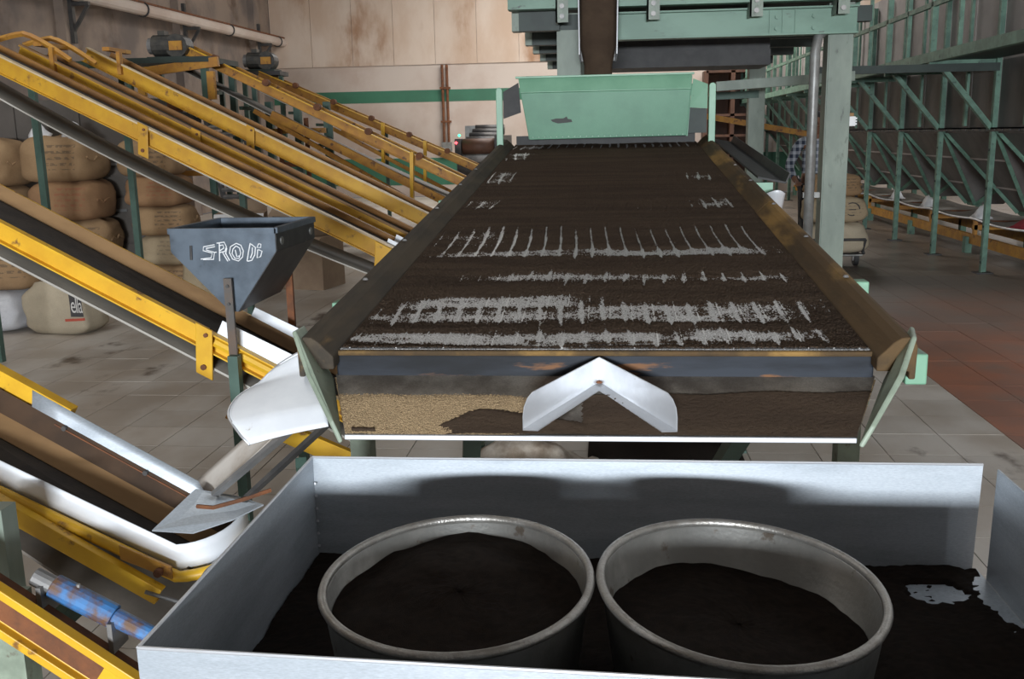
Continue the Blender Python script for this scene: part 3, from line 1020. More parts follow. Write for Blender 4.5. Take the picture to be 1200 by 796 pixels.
c2, P2 = conveyor('belt_conveyor', 'front conveyor of the three parallel yellow inclines above the sacks', 6.20, .34, -1.30, -4.45, 2.109, -3.891, .4995,
                  rail_h=.10, far='rail_brown', top='rail_pale', drop=.22, sag=.10, plates=(-2.96,), legs=(-1.34, -4.42), near='yellow_mid', skirt=None)
for yv in (6.25, 6.5):
    MB().panel([P2(-1.44, yv, -.03), P2(-1.31, yv, -.03), P2(-1.31, yv + .01, .035), P2(-1.42, yv + .01, .035)], .004).build('side_guard', 'alu_white', c2)
MB().panel([P2(-1.48, 6.15, .0), P2(-1.36, 6.15, .0), P2(-1.38, 6.15, -.24), P2(-1.5, 6.15, -.24)], .02).build('end_plate', 'yellow', c2, bevel=.003)
c3, P3 = conveyor('belt_conveyor', 'middle conveyor of the three parallel yellow inclines above the sacks', 7.00, .36, -1.26, -4.22, 2.242, -4.202, .5015,
                  rail_h=.10, far='rail_brown', top='skirt_tan', ret='belt_blue', drop=.22, sag=.07, plates=(-2.95,), legs=(-1.30,), near='yellow_mid', skirt=None)
c4, P4 = conveyor('belt_conveyor', 'rear conveyor of the three parallel yellow inclines above the sacks', 8.00, .38, -1.28, -4.25, 2.305, -4.237, .498,
                  rail_h=.11, far='rail_brown', top='rail_pale', ret='belt_blue', drop=.24, sag=.07, plates=(-2.91,), legs=(-4.2, -3.2), near='yellow_mid', skirt=None)
MB().bx(-5.06, -5.0, 8.41, 8.46, 0, 2.3).build('leg', 'green_leg', c4)
MB().beam((-5.03, 8.44, 2.22), (-4.2, 8.44, 2.22), .05, .06).build('head_beam', 'green_leg', c4)
for t_, P_, y_ in ((c3, P3, 7.0), (c4, P4, 8.0)):
    a0 = P_(-4.2, y_, .03)
    arch = [a0 + V((-.22 + .56 * k / 10, 0, .045 * math.sin(PI * k / 10) - .26 * max(0, k / 10 - .42))) for k in range(11)]
    for dy in (0, .36):
        if t_ is c3:
            MB().tube([p + V((0, dy, .02)) for p in arch], .02, 4).build('head_guard', 'yellow_old', t_)
    MB().beam(P_(-3.98, y_ - .02, .10), P_(-3.98, y_ - .02, -.08), .05, .03, up=(1, 0, 0)).build('head_strap', 'yellow_old', t_)
    MB().beam(P_(-4.1, y_, .07), P_(-4.1, y_ + .38, .07), .06, .03).build('head_cross', 'yellow_old', t_)

# two further conveyors with motors at their heads
def motor_set(x, y, z, lab):
    t = thing('drive_motor', lab, 'motor', (x, y, z), 'motors on the far conveyor heads')
    MB().bx(x - .2, x + .26, y - .16, y + .16, z, z + .03).build('base_plate', 'green_dark', t)
    MB().tube([(x - .17, y, z + .16), (x + .06, y, z + .16)], .12, 14).build('motor_body', 'motor', t, smooth=False)
    MB().tube([(x - .23, y, z + .16), (x - .17, y, z + .16)], .09, 14).build('fan_cover', 'steel_mid', t)
    MB().tube([(x + .12, y - .1, z + .15), (x + .12, y + .1, z + .15)], .13, 16).build('gearbox', 'motor', t)
    MB().bx(x + .05, x + .2, y - .125, y - .105, z + .1, z + .2).build('cover_plate', 'yellow_old', t)
    MB().bx(x - .1, x - .02, y - .06, y + .06, z + .27, z + .32).build('terminal_box', 'motor', t)

for yv, xh, xt, zr, xr, kk, lab, pl in ((11.2, -5.0, -1.55, 2.30, -4.15, .489, 'far yellow conveyor with idler posts below its motor platform', (-2.2,)),
                                         (14.2, -5.0, -1.75, 2.47, -4.9, .4427, 'farthest yellow conveyor rising along the back wall', (-3.2, -2.6))):
    t_, P_ = conveyor('belt_conveyor', lab, yv, .45, xt, xh, zr, xr, kk, rail_h=.09, near='yellow_old', far='yellow_old', top='yellow', ret='belt', drop=.28, sag=.05,
                      plates=(), legs=(-4.6, -4.2, -3.3), skirt=None, rollers=5)
    MB().beam(P_(xh + 1.0, yv - .1, -.35), P_(xt + .3, yv - .1, -.62), .05, .05).build('truss_rod', 'yellow_old', t_)
    MB().beam(P_(xh + 1.2, yv - .1, -.30), P_(xt, yv - .1, -.35), .07, .09).build('truss_chord', 'yellow_old', t_)
    for x in pl:
        MB().beam(P_(x, yv - .12, .04), P_(x - .02, yv - .12, -.55), .07, .04, up=(1, 0, 0)).build('truss_strap', 'yellow', t_)
    for i in range(5):
        x = xh + (xt - xh) * (i + 1) / 6
        MB().tube([P_(x, yv - .1, .03), P_(x, yv - .02, .03)], .04, 10).build('idler_bearing', 'rust', t_)
# motor platform
mp_ = thing('motor_platform', 'dark green and yellow platform carrying motors by the left wall', 'platform', (-4.95, 11.2, 0))
MB().bx(-5.35, -4.35, 10.75, 11.65, 2.40, 2.46).build('deck', 'green_dark', mp_)
MB().beam((-5.4, 10.78, 2.28), (-4.25, 10.78, 2.40), .05, .10).build('edge_beam', 'yellow_old', mp_)
for x in (-5.15, -4.35):
    MB().bx(x - .04, x + .04, 10.76, 10.82, 2.0, 2.3).build('hanger', 'yellow_old', mp_)
for x in (-5.3, -4.42):
    for y in (10.8, 11.6):
        MB().bx(x - .035, x + .035, y - .035, y + .035, 0, 2.4).build('leg', 'green_leg', mp_)
for z in (1.2, 1.5):
    MB().beam((-5.3, 10.8, z), (-4.42, 10.8, z), .05, .06).build('rail', 'yellow_old', mp_)
for i, (x, z, m_) in enumerate(((-5.05, 1.95, 'rust'), (-4.85, 1.8, 'motor'), (-4.62, 1.9, 'steel_mid'), (-4.95, 1.6, 'rust'), (-4.7, 1.62, 'skirt_tan'))):
    MB().tube([(x, 11.0, z), (x + .12, 11.2, z - .03)], .09, 10).build('pulley', m_, mp_)
motor_set(-4.98, 11.2, 2.462, 'black electric motor on the green platform by the left wall')
m2 = thing('motor_stand', 'small steel stand for a motor at the far conveyor head', 'stand', (-5.05, 14.4, 0))
MB().bx(-5.35, -4.7, 14.2, 14.6, 2.46, 2.52).build('deck', 'steel_dark', m2)
for x in (-5.3, -4.75):
    MB().bx(x - .03, x + .03, 14.37, 14.43, 0, 2.46).build('leg', 'green_leg', m2)
motor_set(-5.05, 14.4, 2.522, 'black electric motor with white plate at the farthest conveyor head')
# more green posts of the machinery behind
ps = thing('pipe_trestle', 'green posts and brown pipes of the trestle under the far conveyors', 'trestle', (-4.0, 11.9, 0))
for x, y in ((-4.1, 11.9), (-3.75, 11.9), (-3.5, 12.3), (-4.4, 12.2)):
    MB().bx(x - .04, x + .04, y - .04, y + .04, 0, 2.0).build('post', 'green_leg', ps)
for z in (.95, 1.25, 1.65):
    MB().beam((-4.45, 11.85, z), (-3.4, 11.85, z), .05, .06).build('rail', 'yellow_old' if z > 1.5 else 'rust', ps)
for x in (-3.95, -3.62):
    MB().tube([(x, 11.8, .0), (x, 11.8, 1.8)], .03, 8).build('pipe', 'rust', ps)

# near conveyor at lower left
cn = thing('feed_conveyor', 'low conveyor with aluminium side guards beside the trough', 'conveyor', (-1.5, 2.5, 0))
ZN = lambda x: .71 - .49 * (x + 1.647)
ZF = lambda x: .806 - .57 * (x + 1.68)
xa = -2.3
# near guard bends round the tail
path = [V((x, 2.40, ZN(x))) for x in np.linspace(xa, -1.17, 10)]
for k in range(1, 11):
    a = k / 10 * PI * .62
    path.append(V((-1.17 + .13 * math.sin(a), 2.40 + .15 * (1 - math.cos(a)), ZN(-1.17) + .02 * k / 10 + .03 * (k / 10) ** 2)))
def strip(path, h, mat_, name, parent, th, lean=.0):
    n = len(path) - 1
    def fn(a, b):
        p = path[min(n, int(round(a * n)))]
        return p + V((0, lean * b, -h * b))
    return MB().grid(fn, n, 3).build(name, mat_, parent, smooth=True, solid=th)
strip(path, .078, 'alu_white', 'side_guard', cn, .003, .01)
tube_path = [p + V((0, -.012, -.088)) + (V((.02, -.01, 0)) * min(1, max(0, i - 9) / 6)) for i, p in enumerate(path)]
MB().tube(tube_path, .017, 8).build('guard_tube', 'yellow', cn, smooth=True)
fpath = [V((x, 2.70, ZF(x))) for x in np.linspace(-1.72, -1.16, 8)]
strip(fpath, .085, 'alu', 'side_guard', cn, .003, -.02)
for x in (-1.62, -1.38, -1.2):
    MB().tube([(x, 2.672, ZF(x) - .055), (x, 2.684, ZF(x) - .055)], .008, 8).build('bolt', 'steel_dark', cn)
MB().beam((xa, 2.72, ZF(xa) - .03), (-1.62, 2.72, ZF(-1.62) - .03), .04, .06, up=(.5, 0, .87)).build('side_rail', 'yellow', cn)
MB().beam((-1.66, 2.70, ZF(-1.66) - .085), (-1.1, 2.70, ZF(-1.1) - .085), .05, .05, up=(.5, 0, .87)).build('side_rail', 'rust', cn)
MB().panel([(xa, 2.690, ZF(xa) - .05), (-1.1, 2.690, ZF(-1.1) - .05), (-1.1, 2.64, ZF(-1.1) - .10), (xa, 2.64, ZF(xa) - .10)], .006).build('skirt_board', 'rail_dirt', cn)
MB().panel([(xa, 2.642, ZF(xa) - .098), (-1.1, 2.642, ZF(-1.1) - .098), (-1.1, 2.585, ZF(-1.1) - .14), (xa, 2.585, ZF(xa) - .14)], .006).build('skirt_board', 'skirt_tan', cn)
zb = lambda x: .5 * (ZN(x) - .075 + ZF(x) - .13)
MB().panel([(xa, 2.41, ZN(xa) - .06), (-1.06, 2.41, ZN(-1.06) - .06), (-1.06, 2.62, ZF(-1.06) - .145), (xa, 2.62, ZF(xa) - .145)], .008).build('belt', 'belt_tea', cn)
MB().panel([(-1.235, 2.40, .515), (-1.175, 2.56, .575), (-1.05, 2.56, .555), (-.955, 2.50, .555), (-1.02, 2.44, .535), (-1.12, 2.40, .510)], .004).build('cover_plate', 'alu', cn)
MB().tube([(-1.12, 2.44, .572), (-1.07, 2.43, .573), (-1.0, 2.46, .585), (-.93, 2.5, .60)], .006, 6).build('wire', 'rust', cn)
AZ = lambda x: .612 - .59 * (x + 1.607)
MB().channel((xa, 2.34, AZ(xa)), (-1.195, 2.34, AZ(-1.195)), .048, .03, .006, -1, up=(.5, 0, .87)).build('angle_rail', 'yellow', cn, bevel=.002)
pl = MB().panel([(-1.31, 2.36, .49), (-1.17, 2.36, .43), (-1.17, 2.36, .395), (-1.31, 2.36, .45)], .008).build('adjuster', 'yellow_old', cn)
MB().tube([(-1.2, 2.35, .42), (-1.2, 2.335, .42)], .012, 8).build('bolt', 'rust', pl)
MB().tube([(-1.24, 2.34, .365), (-1.02, 2.34, .30)], .006, 8).build('tie_rod', 'steel_mid', cn)
MB().grid(lambda a, b: V((xa + (-.98 - xa) * a, 2.36 + .30 * b, .462 - .712 * (xa + (-.98 - xa) * a + 1.588) + .03 * b)), 10, 2).build('return_belt', 'belt_pale', cn, solid=.008)
MB().tube([(-1.04, 2.38, .36), (-1.04, 2.66, .36)], .07, 16).build('drum', 'steel_mid', cn, smooth=True)
MB().bx(-1.535, -1.47, 2.12, 2.18, 0, .68).build('leg', 'green_col', cn)
MB().bx(-1.51, -1.435, 2.78, 2.84, 0, .50).build('leg', 'green_leg', cn)
MB().beam((-1.47, 2.15, .30), (-1.47, 2.81, .30), .05, .05).build('cross_beam', 'green_leg', cn)
# guide plate and angle bars between spout and conveyor
gp = thing('drop_chute', 'dusty sheet metal chute under the white spout', 'chute', (-1.0, 2.55, .50))
MB().grid(lambda a, b: V((-1.22, 2.68, .561)).lerp(V((-1.007, 2.62, .74)), a).lerp(V((-1.121, 2.56, .565)).lerp(V((-.876, 2.5, .785)), a), b) + V((0, 0, -.02 * math.sin(PI * b))), 8, 8).build('sheet', 'dusty_alu', gp, smooth=True, solid=.003)
MB().beam((-1.107, 2.53, .572), (-.854, 2.47, .781), .022, .012, up=(0, .5, .87)).build('angle_bar', 'steel_mid', gp)
MB().beam((-1.003, 2.48, .575), (-.741, 2.44, .81), .02, .012, up=(0, .4, .9)).build('angle_bar', 'steel_dark', gp)
MB().bx(-1.01, -.97, 2.98, 3.02, 0, .30).build('post', 'green_leg', gp)
MB().beam((-.99, 3.0, .29), (-.86, 2.56, .66), .03, .03).build('post_arm', 'green_leg', gp)

# yellow base frame with blue screw jack
bf = thing('conveyor_base_frame', 'yellow channel base frame with rusty web at the lower left corner', 'frame', (-1.4, 1.95, 0))
BZ = lambda x: .598 - .70 * (x + 1.40)
MB().extr((-1.95, 1.95, BZ(-1.95)), (-1.03, 1.95, BZ(-1.03)), [(0, 0), (.03, 0), (.03, -.02), (.008, -.02), (.008, -.085), (.03, -.085), (.03, -.105), (0, -.105)], up=(.57, 0, .82)).build('channel_beam', 'yellow', bf, bevel=.002)
MB().beam((-1.95, 1.943, BZ(-1.95) - .053 * 1.2), (-1.155, 1.943, BZ(-1.155) - .053 * 1.2), .003, .06, up=(.57, 0, .82)).build('rusty_web', 'rust', bf)
MB().beam((-1.95, 1.985, BZ(-1.95) - .06), (-1.05, 1.985, BZ(-1.05) - .06), .07, .02, up=(.57, 0, .82)).build('inner_plate', 'rust', bf)
MB().bx(-1.44, -1.37, 1.99, 2.05, 0, BZ(-1.40) - .08).build('leg', 'green_pale', bf)
MB().bx(-1.16, -1.09, 2.02, 2.06, 0, BZ(-1.12) - .08).build('leg', 'green_pale', bf)
sj = thing('screw_jack', 'blue painted steel take-up cylinder on the yellow base frame', 'jack', (-1.22, 2.02, .45))
dj = V((.28, 0, -.148)).normalized()
p0 = V((-1.345, 2.03, .555))
MB().tube([p0, p0 + dj * .05], .022, 14).build('end_cap', 'steel_mid', sj, bevel=.002)
MB().tube([p0 + dj * .05, p0 + dj * .21], .029, 16).build('cylinder', 'blue_paint', sj, bevel=.003)
MB().tube([p0 + dj * .21, p0 + dj * .36], .022, 16).build('rod', 'blue_paint', sj, bevel=.003)
for d_ in (.03, .215):
    q = p0 + dj * d_
    MB().bx(q.x - .006, q.x + .006, q.y - .035, q.y + .035, q.z - .075, q.z).build('saddle', 'steel_mid', sj)
MB().lathe([(0, .03), (.005, .03), (.005, .02)], 8, p0 + dj * .12 + V((0, 0, .008))).build('grease_nipple', 'steel_mid', sj)

# ------------------------------------------------------------------ small hopper with chalk writing
hp = thing('weighing_hopper', 'blue-grey steel hopper with white chalk writing over the conveyor', 'hopper', (-1.48, 3.9, .55))
hx0, hx1, hz1, hz0, hxm = -1.69, -1.272, 1.216, .895, -1.45
y0, y1 = 3.66, 4.16
MB().panel([(hx0, y0, hz1), (hx1, y0, hz1 + .002), (hx1, y0, hz1 - .085), (hxm + .01, y0, hz0), (hxm - .02, y0, hz0), (hx0 + .005, y0, hz1 - .085)], .006).build('front_plate', 'hopper_steel', hp)
MB().panel([(hx0, y1, hz1), (hx1, y1, hz1), (hx1, y1, hz1 - .085), (hxm + .01, y1, hz0), (hxm - .02, y1, hz0), (hx0, y1, hz1 - .085)], .006).build('rear_plate', 'hopper_steel', hp)
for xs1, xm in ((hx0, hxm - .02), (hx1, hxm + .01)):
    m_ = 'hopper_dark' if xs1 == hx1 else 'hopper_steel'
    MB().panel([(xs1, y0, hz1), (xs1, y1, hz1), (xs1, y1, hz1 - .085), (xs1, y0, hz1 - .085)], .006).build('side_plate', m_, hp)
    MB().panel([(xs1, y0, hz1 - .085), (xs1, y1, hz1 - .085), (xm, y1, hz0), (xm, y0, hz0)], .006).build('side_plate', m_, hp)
for a, b in (((hx0, y0), (hx1, y0)), ((hx1, y0), (hx1, y1)), ((hx1, y1), (hx0, y1)), ((hx0, y1), (hx0, y0))):
    MB().beam((a[0], a[1], hz1 - .006), (b[0], b[1], hz1 - .006), .022, .022).build('rim', 'hopper_steel', hp)
lg = MB().bx(-1.478, -1.446, 3.625, 3.637, .72, 1.03).build('strap', 'steel_rusty', hp)
for z in (.93, 1.0):
    MB().tube([(-1.462, 3.618, z), (-1.462, 3.63, z)], .007, 8).build('bolt', 'steel_dark', lg)
MB().bx(-1.472, -1.432, 3.59, 3.63, 0, .73).build('leg', 'green_leg', hp)
MB().bx(-1.42, -1.39, 4.18, 4.2, .6, 1.0).build('strap', 'rust', hp)
MB().bx(-1.42, -1.38, 4.2, 4.24, 0, .62).build('leg', 'green_leg', hp)
MB().tube([(-1.607, 3.652, 1.155), (-1.610, 3.652, 1.10)], .005, 6).build('hinge_pin', 'steel_dark', hp)
for y_, z_ in ((3.72, 1.165), (4.10, 1.165)):
    MB().tube([(hx1 + .002, y_, z_), (hx1 + .008, y_, z_)], .016, 10).build('bolt_plate', 'alu_worn', hp)
strokes = [[(320, 250), (245, 265), (240, 290), (300, 305), (290, 335), (220, 345)], [(322, 262), (262, 275), (262, 285), (315, 300), (305, 345), (235, 348)],
           [(312, 300), (330, 298)], [(345, 355), (352, 240)], [(335, 240), (385, 232), (398, 262), (385, 292), (348, 300)], [(352, 255), (376, 250), (380, 270), (352, 288)],
           [(388, 300), (412, 350)], [(370, 300), (400, 355)], [(400, 270), (388, 310)],
           [(465, 238), (425, 260), (415, 300), (432, 340), (470, 352), (500, 325), (508, 285), (495, 250), (465, 238)], [(462, 255), (440, 275), (432, 305), (448, 335), (475, 335), (490, 300), (484, 268), (462, 255)],
           [(455, 280), (462, 325), (478, 318)], [(558, 235), (540, 300), (528, 352)], [(562, 240), (590, 262), (582, 310), (560, 345), (532, 352)], [(570, 262), (566, 300), (552, 330)],
           [(612, 238), (600, 262), (625, 262), (628, 240), (612, 238)], [(604, 275), (596, 330), (620, 320), (632, 285), (608, 275)]]
cw = MB()
for st in strokes:
    pts = []
    for x_, y_ in st:
        ix, iy = 200 + x_ / 5.684, 240 + y_ / 5.684
        pts.append((-1.691 + (ix - 204) * .003443 * .989, 3.6555, 1.211 - (iy - 270 + (ix - 204) * .03) * .00342))
    cw.tube(pts, .0022, 5)
cw.build('chalk_writing', 'chalk', hp)['label'] = 'white chalk letters'

# ------------------------------------------------------------------ sacks
def sack_pt(w, d, h, seed, th, s, kind):
    # th angle, s height 0..1
    e = .42
    c, n_ = math.cos(th), math.sin(th)
    cx = math.copysign(abs(c) ** e, c)
    cy = math.copysign(abs(n_) ** e, n_)
    if kind == 'lying':
        r = (1 - abs(2 * s - 1) ** 4.6) ** .30 * (1.04 - .09 * s)
        z = h * s
    else:
        r = min(1, .80 + .2 * ss(0, .15, s)) * (1 - .30 * ss(.72, 1, s) - .0 * s)
        z = h * s
    k = 1 + .10 * noise.noise(V((cx * 1.5 + seed * 3.1, cy * 1.5, s * 2.2))) + .035 * noise.noise(V((cx * 5, cy * 5 + seed * 2.3, s * 5)))
    k += .012 * noise.noise(V((cx * 14, cy * 14 + seed, s * 16)))
    z += .09 * h * noise.noise(V((cx * 1.6, cy * 1.6, seed * 1.7))) * (s - .15)
    return V((cx * w / 2 * r * k, cy * d / 2 * r * k, z))


def sack(loc, w, d, h, m_, lab, seed, rz=0, kind='lying', group=None, parent_tie=None):
    nt, ns = 36, 18
    vs_, fs_ = [], []
    for i in range(ns + 1):
        s = .012 + .976 * i / ns
        for j in range(nt):
            vs_.append(sack_pt(w, d, h, seed, 2 * PI * j / nt, s, kind))
    for i in range(ns):
        for j in range(nt):
            fs_.append((i * nt + j, i * nt + (j + 1) % nt, (i + 1) * nt + (j + 1) % nt, (i + 1) * nt + j))
    fs_.append(tuple(range(nt - 1, -1, -1)))
    fs_.append(tuple(range(ns * nt, (ns + 1) * nt)))
    t = thing('tea_sack', lab, 'sack', loc, group)
    t.rotation_euler = (0, 0, rz + (.14 * math.sin(seed * 5.3) if kind == 'lying' else 0))
    me = MB().add(vs_, fs_).mesh('body')
    me.materials.append(M[m_])
    me.polygons.foreach_set('use_smooth', [True] * len(me.polygons))
    o = bpy.data.objects.new('body', me)
    C.objects.link(o)
    o.parent = t
    if kind == 'lying':   # stitched ends
        for g in (-1, 1):
            pts = [V((g * w * .485, -d * .28 + d * .56 * k / 6, h * .5 + .02 * math.sin(k * 2 + seed))) for k in range(7)]
            me = MB().tube(pts, .012, 6).mesh('seam')
            me.materials.append(M[m_])
            q = bpy.data.objects.new('seam', me)
            C.objects.link(q)
            q.parent = t
    else:
        pts = [V((-w * .36 + w * .72 * k / 12, .03 * math.sin(k), h * .99 + .02 * math.sin(k * 1.7))) for k in range(13)]
        me = MB().tube(pts, [.012 + .012 * abs(math.sin(k * 1.3)) for k in range(13)], 7).mesh('folded_top')
        me.materials.append(M[m_])
        q = bpy.data.objects.new('folded_top', me)
        C.objects.link(q)
        q.parent = t
    return t


G = 'sacks piled by the left wall'
z = 0
for i, (h, m_, lab) in enumerate(((.43, 'jute', 'jute tea sack at the floor of the tall stack topped with white plastic'), (.43, 'jute', 'jute tea sack second from the floor in the plastic topped stack'),
                                  (.42, 'jute_rust', 'jute tea sack with red tint just below the plastic topped sack'), (.47, 'jute', 'opened jute tea sack with white plastic on top'))):
    sack((-5.30 - .045 * i, 9.55, z), .72, .6, h, m_, lab, 11 + i, rz=.05 * (i % 2), group=G)
    z += h * .91
top = thing('plastic_liner', 'white plastic liners sticking out of the opened jute sack', 'plastic', (-5.42, 9.5, z), G)
for k, (dx, dz, sx) in enumerate(((-.2, .0, .12), (.16, -.03, .17))):
    MB().grid(lambda a, b: V((-5.42 + dx + sx * (a - .5) * 2 * (.6 + .4 * b), 9.38 + .05 * math.sin(a * 7 + k) + .08 * b, z - .05 + dz + .14 * math.sin(PI * a) * b + .10 * b + .02 * math.sin(a * 13)) ), 12, 6).build('liner', 'white_plastic', top, smooth=True, solid=.004)
z = 0
for i, (h, m_, lab) in enumerate(((.34, 'jute', 'jute sack at the floor beside the green conveyor post'), (.33, 'jute_pale', 'pale jute sack second from floor in the narrow stack'), (.32, 'jute', 'middle jute sack of the narrow five sack stack'),
                                  (.33, 'jute_rust', 'brown jute sack fourth from floor in the narrow stack'), (.38, 'jute', 'topmost jute sack of the narrow stack behind the conveyors'))):
    sack((-4.42 - .05 * i, 9.75, z), .58, .55, h, m_, lab, 21 + i, rz=-.06 * (i % 2), group=G)
    z += h * .91
z = 0
for i, (h, lab) in enumerate(((.42, 'jute sack at the floor of the stack at the left edge'), (.42, 'second jute sack of the stack at the left edge'), (.40, 'third jute sack of the stack at the left edge'), (.50, 'topmost jute sack of the stack at the left edge'))):
    sack((-6.16, 9.4, z), .74, .6, h, 'jute', lab, 31 + i, group=G)
    z += h * .91
sack((-5.2, 7.85, 0), .60, .5, .36, 'sack_white', 'white woven sack on the floor at the left edge', 41, group=G)
sack((-5.08, 7.85, .35), .66, .5, .42, 'jute', 'jute sack lying on the white woven sack', 42, group=G)
eb = sack((-4.55, 7.76, 0), .60, .42, .44, 'sack_beige', 'open beige sack with printed letters standing on the floor', 43, rz=-.12, kind='standing', group=G)
# printed block on that sack
def on_sack(u_, v_, off):
    th = -PI / 2 + u_
    p = sack_pt(.60, .42, .44, 43, th, v_, 'standing')
    nrm = V((p.x / .09, p.y / .044, 0)).normalized()
    return p + nrm * off
pm = MB().grid(lambda a, b: on_sack(.34 + .62 * a, .36 + .52 * b, .003), 10, 8).mesh('print_block')
pm.materials.append(M['print_dark'])
o = bpy.data.objects.new('print_block', pm); C.objects.link(o); o.parent = eb
pm = MB().grid(lambda a, b: on_sack(.15 + .85 * a, .27 + .05 * b + .02 * a, .003), 10, 2).mesh('print_line')
pm.materials.append(M['print_red'])
o = bpy.data.objects.new('print_line', pm); C.objects.link(o); o.parent = eb
fc = bpy.data.curves.new('letters', 'FONT')
fc.body = 'ella'
fc.size = 1
fc.space_character = .9
fo_ = bpy.data.objects.new('letters_tmp', fc)
C.objects.link(fo_)
dg = bpy.context.evaluated_depsgraph_get()
me = bpy.data.meshes.new_from_object(fo_.evaluated_get(dg))
bpy.data.objects.remove(fo_)
bm = bmesh.new(); bm.from_mesh(me)
bmesh.ops.subdivide_edges(bm, edges=[e for e in bm.edges if e.calc_length() > .15], cuts=2)
xs_ = [v.co.x for v in bm.verts]; wmax = max(xs_)
for v in bm.verts:
    p = on_sack(.36 + .60 * v.co.x / wmax, .44 + .42 * v.co.y, .006)
    v.co = p
bm.to_mesh(me); bm.free()
me.materials.clear(); me.materials.append(M['print_white'])
o = bpy.data.objects.new('letters', me); C.objects.link(o); o.parent = eb
sack((-3.86, 9.1, 0), .42, .4, .55, 'jute_pale', 'slim pale sack standing on the floor behind the hopper', 51, rz=.2, kind='standing', group=G)

# cartons, slatted panel and cabinet behind the sacks
def carton(loc, sx, sy, sz, rz, lab, m_='cardboard'):
    t = thing('cardboard_box', lab, 'box', loc)
    t.rotation_euler = (0, 0, rz)
    def part(mb, name, mm):
        me = mb.mesh(name); me.materials.append(M[mm])
        o = bpy.data.objects.new(name, me); C.objects.link(o); o.parent = t
    part(MB().bx(-sx / 2, sx / 2, -sy / 2, sy / 2, 0, sz), 'body', m_)
    part(MB().panel([(-sx / 2, -sy / 2, sz), (sx / 2, -sy / 2, sz), (sx / 2, -sy / 2 - .10, sz - .09), (-sx / 2, -sy / 2 - .10, sz - .09)], .006), 'flap', 'white_plastic' if rz > 0 else m_)
    part(MB().panel([(-sx / 2, sy / 2, sz), (sx / 2, sy / 2, sz), (sx / 2, sy / 2 - .05, sz + .13), (-sx / 2, sy / 2 - .05, sz + .13)], .006), 'flap', m_)

carton((-3.82, 10.1, 0), .62, .5, .44, 0, 'brown carton on the floor at the bottom of the pile')
carton((-3.86, 10.1, .445), .5, .45, .36, .25, 'brown carton with a pale torn flap between sacks and hopper')
carton((-3.2, 10.2, 0), .6, .5, .55, -.2, 'dark carton pile under the yellow conveyors')
carton((-3.22, 10.25, .555), .5, .4, .30, -.35, 'tilted grey-brown carton at the top of the far pile')
lv = thing('slatted_panel', 'dark slatted panel leaning behind the narrow sack stack', 'panel', (-4.05, 10.62, 0))
for i in range(14):
    zz = .72 + i * .075
    MB().box((-4.02 - .012 * i, 10.6, zz), (.36, .05, .03), rx=.5).build('slat', 'steel_mid', lv)
for dx in (-.2, .2):
    MB().beam((-3.9 + dx, 10.62, 0), (-4.18 + dx, 10.62, 1.8), .04, .05, up=(1, 0, 0)).build('stile', 'steel_dark', lv)
cb = thing('storage_cabinet', 'dark drawer cabinet behind the sacks', 'cabinet', (-5.6, 10.9, 0))
MB().bx(-6.9, -4.75, 10.0, 10.5, 0, 2.0).build('body', 'cabinet_grey', cb)
for i in range(4):
    for j in range(3):
        x0 = -6.88 + j * .71
        d_ = MB().bx(x0, x0 + .69, 9.98, 10.0, .05 + i * .48, .50 + i * .48).build('drawer', 'cabinet_grey', cb)
        MB().bx(x0 + .28, x0 + .41, 9.965, 9.98, .36 + i * .48, .385 + i * .48).build('handle', 'steel_mid', d_)
# crumpled white sheets near the far tails
for k, (x, y, z0, sx, sz, lab) in enumerate(((-1.62, 8.9, 0, .30, .75, 'crumpled white plastic heap at the tail of the rear conveyor'), (-1.6, 11.6, 0, .45, .62, 'grey plastic sheet bundle by the far conveyor tail'))):
    t = tag(MB().grid(lambda a, b: V((x + sx * (a - .5) * 2 * (1 - .5 * b), y + .3 * (b - .5) + .06 * math.sin(a * 9 + b * 4), z0 + sz * b * (.75 + .25 * math.sin(a * 5 + k)) + .05 * noise.noise(V((a * 5, b * 5, k))))), 16, 12).build('plastic_heap', 'white_plastic', smooth=True, solid=.02), lab, 'plastic')
# plastic and tea on the floor below the sieve
tag(MB().grid(lambda a, b: V((-.72 + .72 * a, 3.7 + .7 * b, .02 + .20 * math.sin(PI * a) * math.sin(PI * b) + .10 * (noise.noise(V((a * 4, b * 4, 1))) + .4) * math.sin(PI * b) + .04 * noise.noise(V((a * 12, b * 12, 3))))), 30, 20).build('crumpled_sheet', 'plastic_sheet', smooth=True, solid=.006), 'crumpled brown plastic sheet on the floor below the sieve', 'plastic')
tag(MB().grid(lambda a, b: V((-.1 + .75 * a, 3.4 + 1.6 * b, .004 + .12 * math.sin(PI * a) * math.sin(PI * b))), 16, 16).build('tea_pile', 'tea', smooth=True, recalc=False), 'low dark tea pile on the floor under the sieve', 'tea', kind='stuff')

